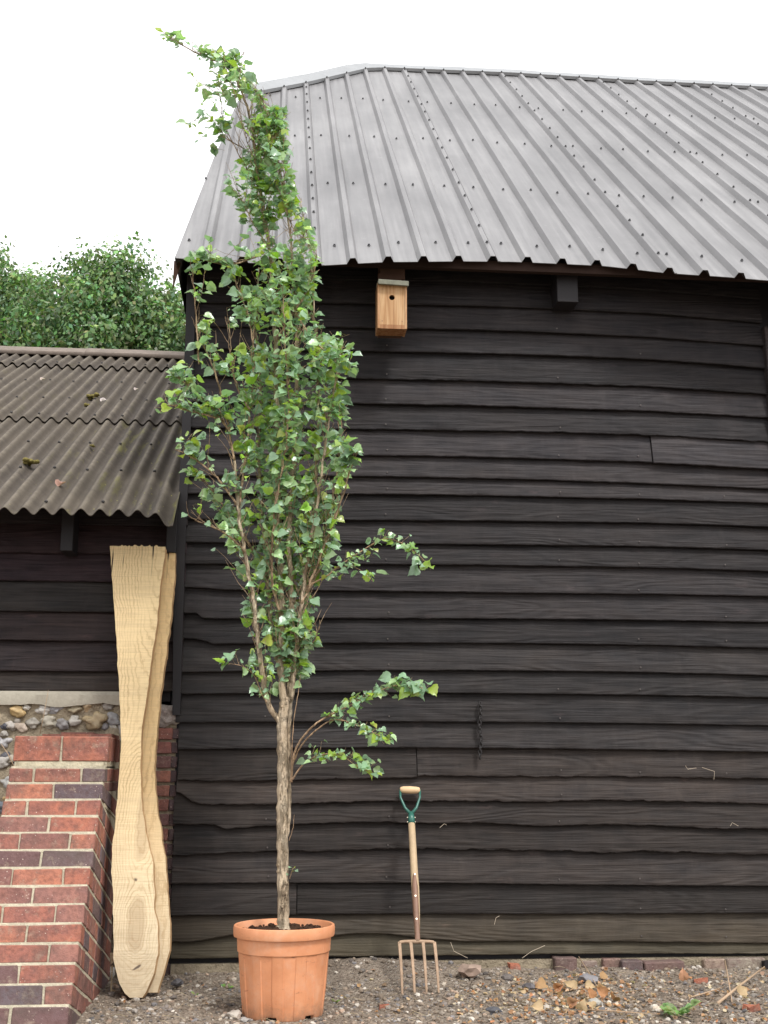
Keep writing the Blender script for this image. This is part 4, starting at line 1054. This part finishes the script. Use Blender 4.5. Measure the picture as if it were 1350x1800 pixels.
# head: shoulder bar and four tines
hd = MB(); yb_ = 1655.5
top_ = [(702, 1656), (722, 1656), (743.5, 1656), (763.5, 1656)]; bot_ = [(707.5, 1757), (729.5, 1759), (750, 1752), (771.5, 1752)]
hd.tube([fpx(701, 1659.5), fpx(704, 1656), fpx(712, 1655.2), fpx(733, 1655), fpx(754, 1655.2), fpx(761, 1656), fpx(764.2, 1659.5)], [.008, .0085, .008, .010, .008, .0085, .008], 8)
hd.tube([fpx(733.5, 1646), fpx(734, 1655)], [.012, .013], 8); hd.build('fork_shoulder', M_RUST, fork, True)
for (a, b), (c, d) in zip(top_, bot_):
    q = MB(); A, B = fpx(a, b), fpx(c, d); pr = None
    for t in (0, .25, .6, .85, 1):
        p = A.lerp(B, t)+fn*(.02*math.sin(t*3.1)); wd = .0078*(1-.35*t) if t < 1 else .003
        ring = [q.vert(p+fx*wd*s1+fn*wd*.7*s2) for s1, s2 in ((-1, -1), (1, -1), (1, 1), (-1, 1))]
        if pr: [q.face(pr[i], pr[(i+1) % 4], ring[(i+1) % 4], ring[i]) for i in range(4)]
        else: q.face(*ring)
        pr = ring
    q.face(*pr[::-1]); q.build('tine', M_RUST, fork, bevel=.0015)

# ============================================================ NEST BOX
NY = -.30
nb = thing('nest_box', 'wooden bird nest box with round hole under the barn eaves', 'nest box', ony(688, 585, NY))
A = ony(668, 570, NY); B = ony(711.5, 571, NY); Tz = ony(690, 500, NY).z; x0, x1, zb_, zt_ = A.x, B.x, A.z, Tz
dep = .125
fm = MB(); zc2 = ony(690, 523, NY).z; hx = ony(689, 523, NY).x; hr = .0155
ns = 32; ring_o = []; ring_i = []; ring_b = []
def sqpt(a):
    c, s = math.cos(a), math.sin(a); tx = ((x1-hx) if c > 0 else (hx-x0))/max(1e-6, abs(c)); tz = ((zt_-zc2) if s > 0 else (zc2-zb_))/max(1e-6, abs(s)); t = min(tx, tz); return hx+c*t, zc2+s*t
angs = sorted([2*math.pi*k/ns for k in range(ns)]+[math.atan2(zz_-zc2, xx_-hx) % (2*math.pi) for xx_ in (x0, x1) for zz_ in (zb_, zt_)])
for a in angs:
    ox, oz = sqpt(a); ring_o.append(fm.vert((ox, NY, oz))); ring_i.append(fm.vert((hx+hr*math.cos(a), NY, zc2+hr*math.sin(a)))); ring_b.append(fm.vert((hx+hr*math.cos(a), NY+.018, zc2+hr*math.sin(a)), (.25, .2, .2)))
for k in range(len(angs)):
    k2 = (k+1) % len(angs); fm.face(ring_o[k], ring_o[k2], ring_i[k2], ring_i[k]); fm.face(ring_i[k], ring_i[k2], ring_b[k2], ring_b[k])
fm.build('front_panel', M_PINE, nb)
bx = MB(); c1 = (.9, .82, .8)
bx.box(x0-.014, x0-.0005, NY-.003, NY+dep, zb_-.022, zt_+.005, 0, c1); bx.box(x1+.0005, x1+.012, NY-.003, NY+dep, zb_-.022, zt_-.003, 0, c1)
bx.box(x0, x1, NY+dep-.015, NY+dep, zb_, zt_+.05, 0, (.6, .5, .45)); bx.build('side_panels', M_PINE, nb)
bx = MB(); bx.box(x0-.0005, x1+.0005, NY-.002, NY+dep-.016, zb_-.024, zb_-.001, 0, (.72, .6, .55)); bx.build('floor_panel', M_PINE, nb)
bx = MB(); bx.box(x0+.003, x1-.003, NY+.02, NY+dep-.02, zb_+.002, zt_-.01, 0, (.12, .1, .1)); bx.build('dark_inside', M_DARK, nb)  # near-black block stands in for the shade inside the box
rl = MB(); zr = ony(690, 499.5, NY-.03).z
rl.hexa([(x0-.012, NY-.03, zr), (x1+.02, NY-.03, zr-.006), (x0-.012, NY+dep, zr+.035), (x1+.02, NY+dep, zr+.03), (x0-.012, NY-.03, zr+.028), (x1+.02, NY-.03, zr+.022), (x0-.012, NY+dep, zr+.063), (x1+.02, NY+dep, zr+.058)])
rl.build('lid', M_ROOFSLAT, nb, bevel=.002)
bt = MB(); bt.box(x0+.0, x1-.005, NY+dep+.0005, NY+dep+.003+.03, zb_-.02, ony(690, 478, -.2).z); bt.build('mounting_batten', M_BROWNWOOD, nb)
for sx, sz in ((x0+.012, zb_+.02), (x1-.014, zb_+.02), (x0+.012, zt_-.03)):
    q = MB(); q.tube([(sx, NY-.001, sz), (sx, NY+.002, sz)], .003, 8); q.build('nail_head', M_STRAP, nb)

# ============================================================ CHAIN
ct, cbm = ony(843, 1235, -.062), ony(844.5, 1333, -.062)
nl = 15; ch = MB(); step = (ct.z-cbm.z)/nl
for i in range(nl):
    c = Vector((ct.x+.004*math.sin(i*.8), -.066, ct.z-step*(i+.5))); pts = []
    for k in range(13):
        a = 2*math.pi*k/12; lx, lz = .0085*math.cos(a), step*.72*math.sin(a)
        pts.append(c+(Vector((lx, 0, lz)) if i % 2 else Vector((lx*.45, lx, lz))))
    ch.tube(pts, .0042, 5, cap=False)
ch.tube([(ct.x, -.04, ct.z+.004), (ct.x, -.075, ct.z+.004)], .004, 6)
o = ch.build('chain', M_IRON, None, True); recenter(o, (ct.x, -.066, cbm.z)); tag(o, 'short rusty black chain hanging on the weatherboards', 'chain')

# ============================================================ GROUND DETAILS
def onground(px, py):
    p = onz(px, py, 0)
    for _ in range(3): p = onz(px, py, gz(p.x, p.y))
    return p
gr = MB(); GC = [(.30, .27, .24), (.20, .175, .155), (.17, .145, .13), (.40, .36, .31), (.12, .105, .095), (.42, .38, .33), (.33, .24, .18), (.16, .15, .15), (.26, .22, .18), (.30, .26, .21)]
protos = []
for i in range(12):
    bmx = bmesh.new(); bmesh.ops.create_icosphere(bmx, subdivisions=1, radius=1)
    protos.append(([v.co*(1+.38*noise.noise(v.co*1.4+Vector((i*5.1, 0, 0)))) for v in bmx.verts], [[v.index for v in f.verts] for f in bmx.faces])); bmx.free()
def pebble(mb, p, r, col, sq=.65):
    vs, fs = random.choice(protos); q = Matrix.Rotation(random.uniform(0, 6.28), 3, 'Z') @ Matrix.Rotation(random.uniform(-.6, .6), 3, 'X'); b = len(mb.v)
    ax = random.uniform(.75, 1.3)
    for v in vs:
        w_ = q @ Vector((v.x*ax, v.y, v.z*sq)); mb.vert(p+w_*r, col)
    for f in fs: mb.face(*[b+i for i in f])
def free(x, y):
    if math.hypot(x-PC.x, y-PC.y) < .17: return False
    if BX0 < x < BX1 and y > -1.5: return False
    return y < -.03
n = 0
while n < 15000:
    x, y = random.uniform(-1.6, 3.1), -random.random()**.8*2.1
    if not free(x, y): continue
    n += 1; r_ = random.choice([.0035, .005, .005, .007, .009, .013]) * random.uniform(.7, 1.3)
    c = random.choice(GC); b = random.uniform(.6, 1.1)
    if random.random() < .5: c = (.19, .15, .115)
    c = tuple(q*1.3 for q in c)
    pebble(gr, Vector((x, y, gz(x, y)+r_*.25)), r_, tuple(q*b for q in c))
tag(gr.build('gravel', M_STONE, None), 'small grey and brown gravel and crumbs of soil over the earth', 'gravel', None, 'stuff')
# bits of leaf litter and straw
lt = MB(); LC = [(.42, .26, .13), (.34, .19, .10), (.50, .37, .22), (.42, .21, .10), (.28, .19, .12), (.56, .47, .32)]
def dryleaf(mb, p, L, col):
    a = random.uniform(0, 6.28); t = Vector((math.cos(a), math.sin(a), random.uniform(-.2, .5))); nr = Vector((random.uniform(-.8, .8), random.uniform(-.9, .4), .8)); leaf(mb, p, t, nr, L, col, random.uniform(.1, .7), random.uniform(-.8, .9))
for i in range(900):
    c_ = random.random()
    if c_ < .45: q = onground(random.gauss(1010, 60), random.gauss(1752, 20))
    elif c_ < .8: q = onground(random.uniform(800, 1350), random.uniform(1712, 1800))
    else: q = Vector((random.uniform(-.75, 3), random.uniform(-1.8, -.1), 0))
    if not free(q.x, q.y): continue
    dryleaf(lt, Vector((q.x, q.y, gz(q.x, q.y)+.006)), random.uniform(.008, .026), random.choice(LC))
for i in range(260):
    x, y = random.uniform(-.7, 3), random.uniform(-1.7, -.08)
    if not free(x, y): continue
    a = random.uniform(0, 6.28); L = random.uniform(.02, .08); z = gz(x, y)+.01
    lt.tube([(x, y, z), (x+math.cos(a)*L*.5, y+math.sin(a)*L*.5, z+.008), (x+math.cos(a)*L, y+math.sin(a)*L, z+random.uniform(-.004, .02))], .0009, 3, (.55, .45, .3))
tag(lt.build('leaf_litter', M_DRYLEAF, None, True), 'scraps of dry leaf and straw strewn over the earth', 'leaf litter', None, 'stuff')
def solo(name, label, cat, mb, mat, base, grp=None, smooth=False):
    o = mb.build(name, mat, None, smooth); recenter(o, base); return tag(o, label, cat, grp)
# larger dry leaves
bigs = [(1012,1745),(1040,1760),(985,1762),(1000,1772),(1030,1738),(1052,1745),(975,1745),(1065,1756),(890,1694),(1204,1728),(1022,1782),(1060,1725),(960,1735),(1300,1752),(955,1778),(1078,1762),(1045,1777)]
for i, (x, y) in enumerate(bigs):
    q = onground(x, y); mb = MB(); p = q+Vector((0, 0, .014)); c = random.choice(LC[:4])
    leaf(mb, p, Vector((random.uniform(-1, 1), random.uniform(-.4, .3), random.uniform(-.2, .6))), Vector((random.uniform(-.5, .5), -.8, .6)), random.uniform(.045, .065), c, .5, .8)
    special = {8: 'yellow curled leaf propped against the plinth right of the garden fork', 9: 'orange leaf lying below the long plinth brick', 13: 'curled brown leaf beside the dry sticks at bottom right'}
    if i in special: solo('dry_leaf', special[i], 'leaf', mb, M_DRYLEAF, q, None, True)
    else: solo('dry_leaf', 'curled orange brown dry leaf in the leaf heap below the plinth', 'leaf', mb, M_DRYLEAF, q, 'dry leaves heaped on the earth', True)
# stones one can tell apart
for (x, y, r_, c, lab) in ((413,1789,.030,(.42,.38,.33),'pale rounded stone at the lower left foot of the pot'),(430,1797,.020,(.30,.28,.26),'grey stone half under the pot at its left'),(868,1783,.034,(.10,.10,.11),'dark slate lump left of the leaf heap'),
        (1035,1727,.045,(.22,.21,.22),'large grey clod among the dry leaves by the plinth'),(1045,1768,.035,(.40,.38,.34),'pale grey stone behind the leaf heap'),(932,1738,.030,(.13,.12,.125),'dark stone right of the garden fork tines'),
        (825,1712,.055,(.34,.25,.2),'pinkish brown rubble lump just right of the fork head'),(312,1730,.030,(.11,.105,.11),'dark stone between oak planks and pot'),(1155,1775,.016,(.6,.5,.4),'small pale pebble left of the green weed'),(893,1722,.03,(.16,.14,.13),'brown black stone near the plinth, right of the fork')):
    q = onground(x, y); mb = MB(); rock(mb, q+Vector((0, 0, r_*.3)), r_, c, x, (1.2, 1, .62), x, 2, .6); solo('stone', lab, 'stone', mb, M_STONE, q)
for (x, y, s_, lab) in ((1322,1776,.032,'broken red brick piece at the bottom right corner'),(1224,1768,.018,'small orange brick chip right of the green weed'),(1232,1728,.028,'flat red brick piece below the plinth end'),(675,1772,.020,'orange tile chip between pot and fork'),(252,1746,.012,'tiny orange chip at the foot of the oak planks'),(905,1702,.03,'red brick rubble by the plinth')):
    q = onground(x, y); mb = MB(); mb.box(q.x-s_, q.x+s_, q.y-s_*.7, q.y+s_*.7, q.z-.005, q.z+s_*.8, s_*.35, (.50, .17, .09)); solo('brick_fragment', lab, 'brick piece', mb, M_BRICK, q)
# sticks
for (pts, r_, lab) in (([(1262,1768,.01),(1300,1745,.03),(1345,1722,.06)],.007,'thick pale dry stick slanting up to the right edge'),([(1276,1722,.09),(1282,1745,.05),(1287,1766,.01)],.004,'thin upright dry stem crossing the pale stick'),
        ([(1215,1757,.01),(1245,1750,.015),(1272,1743,.02)],.004,'short pale twig left of the crossing sticks'),([(1022,1779,.01),(1080,1786,.02),(1150,1788,.012)],.003,'long thin stalk between the leaf heap and the weed'),([(1018,1700,.05),(1035,1720,.03),(1050,1738,.01)],.003,'thin pale stem leaning on the plinth bricks')):
    P_ = [onground(x, y)+Vector((0, 0, h)) for x, y, h in pts]; mb = MB(); mb.tube(P_, [r_, r_*.8, r_*.5], 7); solo('dry_stick', lab, 'stick', mb, M_TWIG, P_[0], None, True)
# weeds
def weed(x, y, n_, L, lab, col):
    q = onground(x, y); mb = MB()
    for i in range(n_):
        a = 6.28*i/n_+random.uniform(-.3, .3); d = Vector((math.cos(a), math.sin(a)*.8, random.uniform(.25, .8))); l_ = L*random.uniform(.6, 1.1)
        for s_ in range(3):
            b = q+d*l_*(.3+.3*s_); leaf(mb, b, d+Vector((random.uniform(-.5, .5), random.uniform(-.5, .5), -.2)), Vector((0, -.5, 1)), l_*.55, tuple(k*random.uniform(.8, 1.2) for k in col), .2, .5, q)
    solo('weed', lab, 'weed', mb, M_WEED, q, None, True)
weed(1186, 1786, 9, .075, 'pale green leafy weed at the bottom right on the earth', (.20, .30, .12))
weed(590, 1762, 5, .022, 'tiny green weed just right of the pot', (.2, .32, .06))
weed(398, 1738, 6, .03, 'small green weed left of the pot', (.16, .27, .08))
weed(345, 1752, 5, .025, 'sparse green sprout between planks and pot', (.2, .28, .08))
# dry grass wisps on flint wall
for pts, lab in (([(70,1290,-.07),(76,1262,-.09),(85,1213,-.10)],'thin dry stalk standing before the flint wall'),([(25,1348,-.6),(14,1325,-.6),(2,1308,-.6)],'bent dry stalk at the left of the brick buttress top')):
    P_ = [ony(*p) for p in pts]; mb = MB(); mb.tube(P_, [.0022, .0018, .0012], 5); solo('dry_stalk', lab, 'stalk', mb, M_TWIG, P_[0], None, True)
# cobweb wisps and straw on boards
for i, (pts) in enumerate([[(1205,1346),(1209,1352),(1224,1350)],[(1234,1349),(1256,1356),(1255,1370)],[(773,1455),(781,1448),(785,1450)],[(869,1625),(872,1613),(878,1610)],[(792,1656),(798,1672),(822,1684)],[(918,1684),(935,1672),(958,1662)],[(1284,1452),(1287,1446),(1298,1452)]]):
    P_ = [ony(a, b, -.058) for a, b in pts]; mb = MB(); mb.tube(P_, .0011, 4, (1, 1, 1)); solo('straw_wisp', 'pale curled straw wisp caught on the black weatherboards', 'straw', mb, simple('pale_straw', (.62, .52, .40), .8, .2, 0, 20, .2, 0) if i == 0 else bpy.data.materials['pale_straw'], P_[0], 'straw wisps on the barn boards')
# moss pads and a leaf on the shed roof
for i, (x, y, r_, lab) in enumerate(((164,704,.040,'larger olive moss pad high on the shed roof'),(153,719,.024,'smaller moss pad below the larger one on the shed roof'),(55,822,.036,'moss pad low on the left of the shed roof'),(162,792,.014,'tiny yellow lichen spot mid shed roof'))):
    q = onp(x, y, SE, snv); mb = MB()
    for k in range(9): rock(mb, q+snv*.03+Vector((random.uniform(-1, 1)*r_*.9, random.uniform(-1, 1)*r_, random.uniform(-.3, .3)*r_)), r_*random.uniform(.3, .55), (1, 1, 1), k+i, (1.2, 1, .7), k, 2, .5)
    solo('moss_clump', lab, 'moss', mb, M_MOSS, q, None, True)
for (x, y, L, c, lab) in ((101,863,.055,(.35,.22,.17),'brown folded dry leaf lying low on the shed roof'),(178,712,.05,(.62,.58,.54),'white curled leaf by the moss on the shed roof'),(237,692,.035,(.6,.55,.5),'pale dry leaf right of the moss on the shed roof'),(72,674,.04,(.55,.48,.42),'pale thin leaf high on the left of the shed roof')):
    q = onp(x, y, SE, snv)+snv*.03; mb = MB(); leaf(mb, q, Vector((.6, .3, .4)), Vector((-.3, -.8, .6)), L, c, .6, .6); solo('fallen_leaf', lab, 'leaf', mb, M_DRYLEAF, q, None, True)
# bent lead flashing at the barn's eaves corner
fm2 = MB(); a = ony(306, 458, -.25); b = ony(318, 462, -.25); c = ony(304, 505, -.25)
fm2.hexa([(c.x-.002, -.25, c.z), (c.x+.003, -.25, c.z), (c.x-.002, -.245, c.z), (c.x+.003, -.245, c.z), (a.x, -.25, a.z), (b.x, -.25, b.z), (a.x, -.245, a.z), (b.x, -.245, b.z)])
fm2.build('corner_flashing', M_BROWNWOOD, barn)

# ============================================================ BACKGROUND TREES
def bigtree(cx, cy, w_, htop, hbot, seed, label, n_clump, gap):
    rnd = random.Random(seed); root = thing('oak_tree', label, 'tree', (cx, cy, 0), 'broad trees beyond the shed')
    t = MB(); forks = []
    t.tube([(cx, cy, -.2), (cx+.1, cy, 2), (cx-.1, cy, 4.2), (cx, cy, 6)], [.5, .38, .32, .26], 10)
    for i in range(13):
        a = rnd.uniform(0, 6.28); r_ = w_*rnd.uniform(.35, .85); z = hbot+(htop-hbot)*rnd.uniform(.15, .8)
        s0 = rnd.uniform(3.5, 6); t.tube([(cx, cy, s0), (cx+r_*.4*math.cos(a), cy+r_*.4*math.sin(a), s0+(z-s0)*.55), (cx+r_*math.cos(a), cy+r_*math.sin(a), z)], [.16, .10, .03], 6)
    t.build('trunk', M_BARK, root, True)
    cl = MB(); clumps = []
    zc = (htop+hbot)/2; hz = (htop-hbot)/2
    while len(clumps) < n_clump:
        v = Vector((rnd.gauss(0, 1), rnd.gauss(0, 1), rnd.gauss(0, 1))).normalized()*(rnd.random()**.28)
        k = 1+.24*noise.noise(v*2.3+Vector((seed*3.1, 0, 0)))
        p = Vector((cx+v.x*w_*k, cy+v.y*w_*.8*k, zc+v.z*hz*k))
        if noise.noise(p*.75+Vector((seed, 0, 0))) < gap: continue
        clumps.append((p, rnd.uniform(.28, .62)))
    for p, cr2 in clumps:
        b0 = rnd.uniform(.7, 1.9); base = (.095*b0, .155*b0, .070*b0) if rnd.random() < .7 else (.14*b0, .21*b0, .085*b0)
        for i in range(60):
            d = Vector((rnd.gauss(0, 1), rnd.gauss(0, 1), rnd.gauss(0, .8))).normalized()*(cr2*rnd.random()**.45); q = p+d
            n_ = (d.normalized()+Vector((rnd.uniform(-.8, .8), rnd.uniform(-.8, .8), rnd.uniform(-.2, .9)))).normalized(); a = n_.cross(Vector((rnd.uniform(-1, 1), rnd.uniform(-1, 1), .3))).normalized(); b = n_.cross(a); L = rnd.uniform(.035, .08)
            c = tuple(x_*rnd.uniform(.75, 1.25) for x_ in base)
            cl.poly([q-a*L, q+b*L*.6, q+a*L, q-b*L*.6], c)
    cl.build('crown', M_OAK, root)
bigtree(-3.75, 19, 2.25, 12.15, 6.4, 3, 'wide dark green tree beyond the shed, nearest the barn corner', 1150, -.14)
bigtree(-6.9, 20.5, 2.3, 13.0, 6.4, 5, 'lower leafy tree beyond the shed at the left edge of the picture', 1050, -.14)
bigtree(-1.6, 22, 1.9, 10.8, 5.0, 8, 'tree beyond the shed mostly hidden behind the barn', 300, -.25)
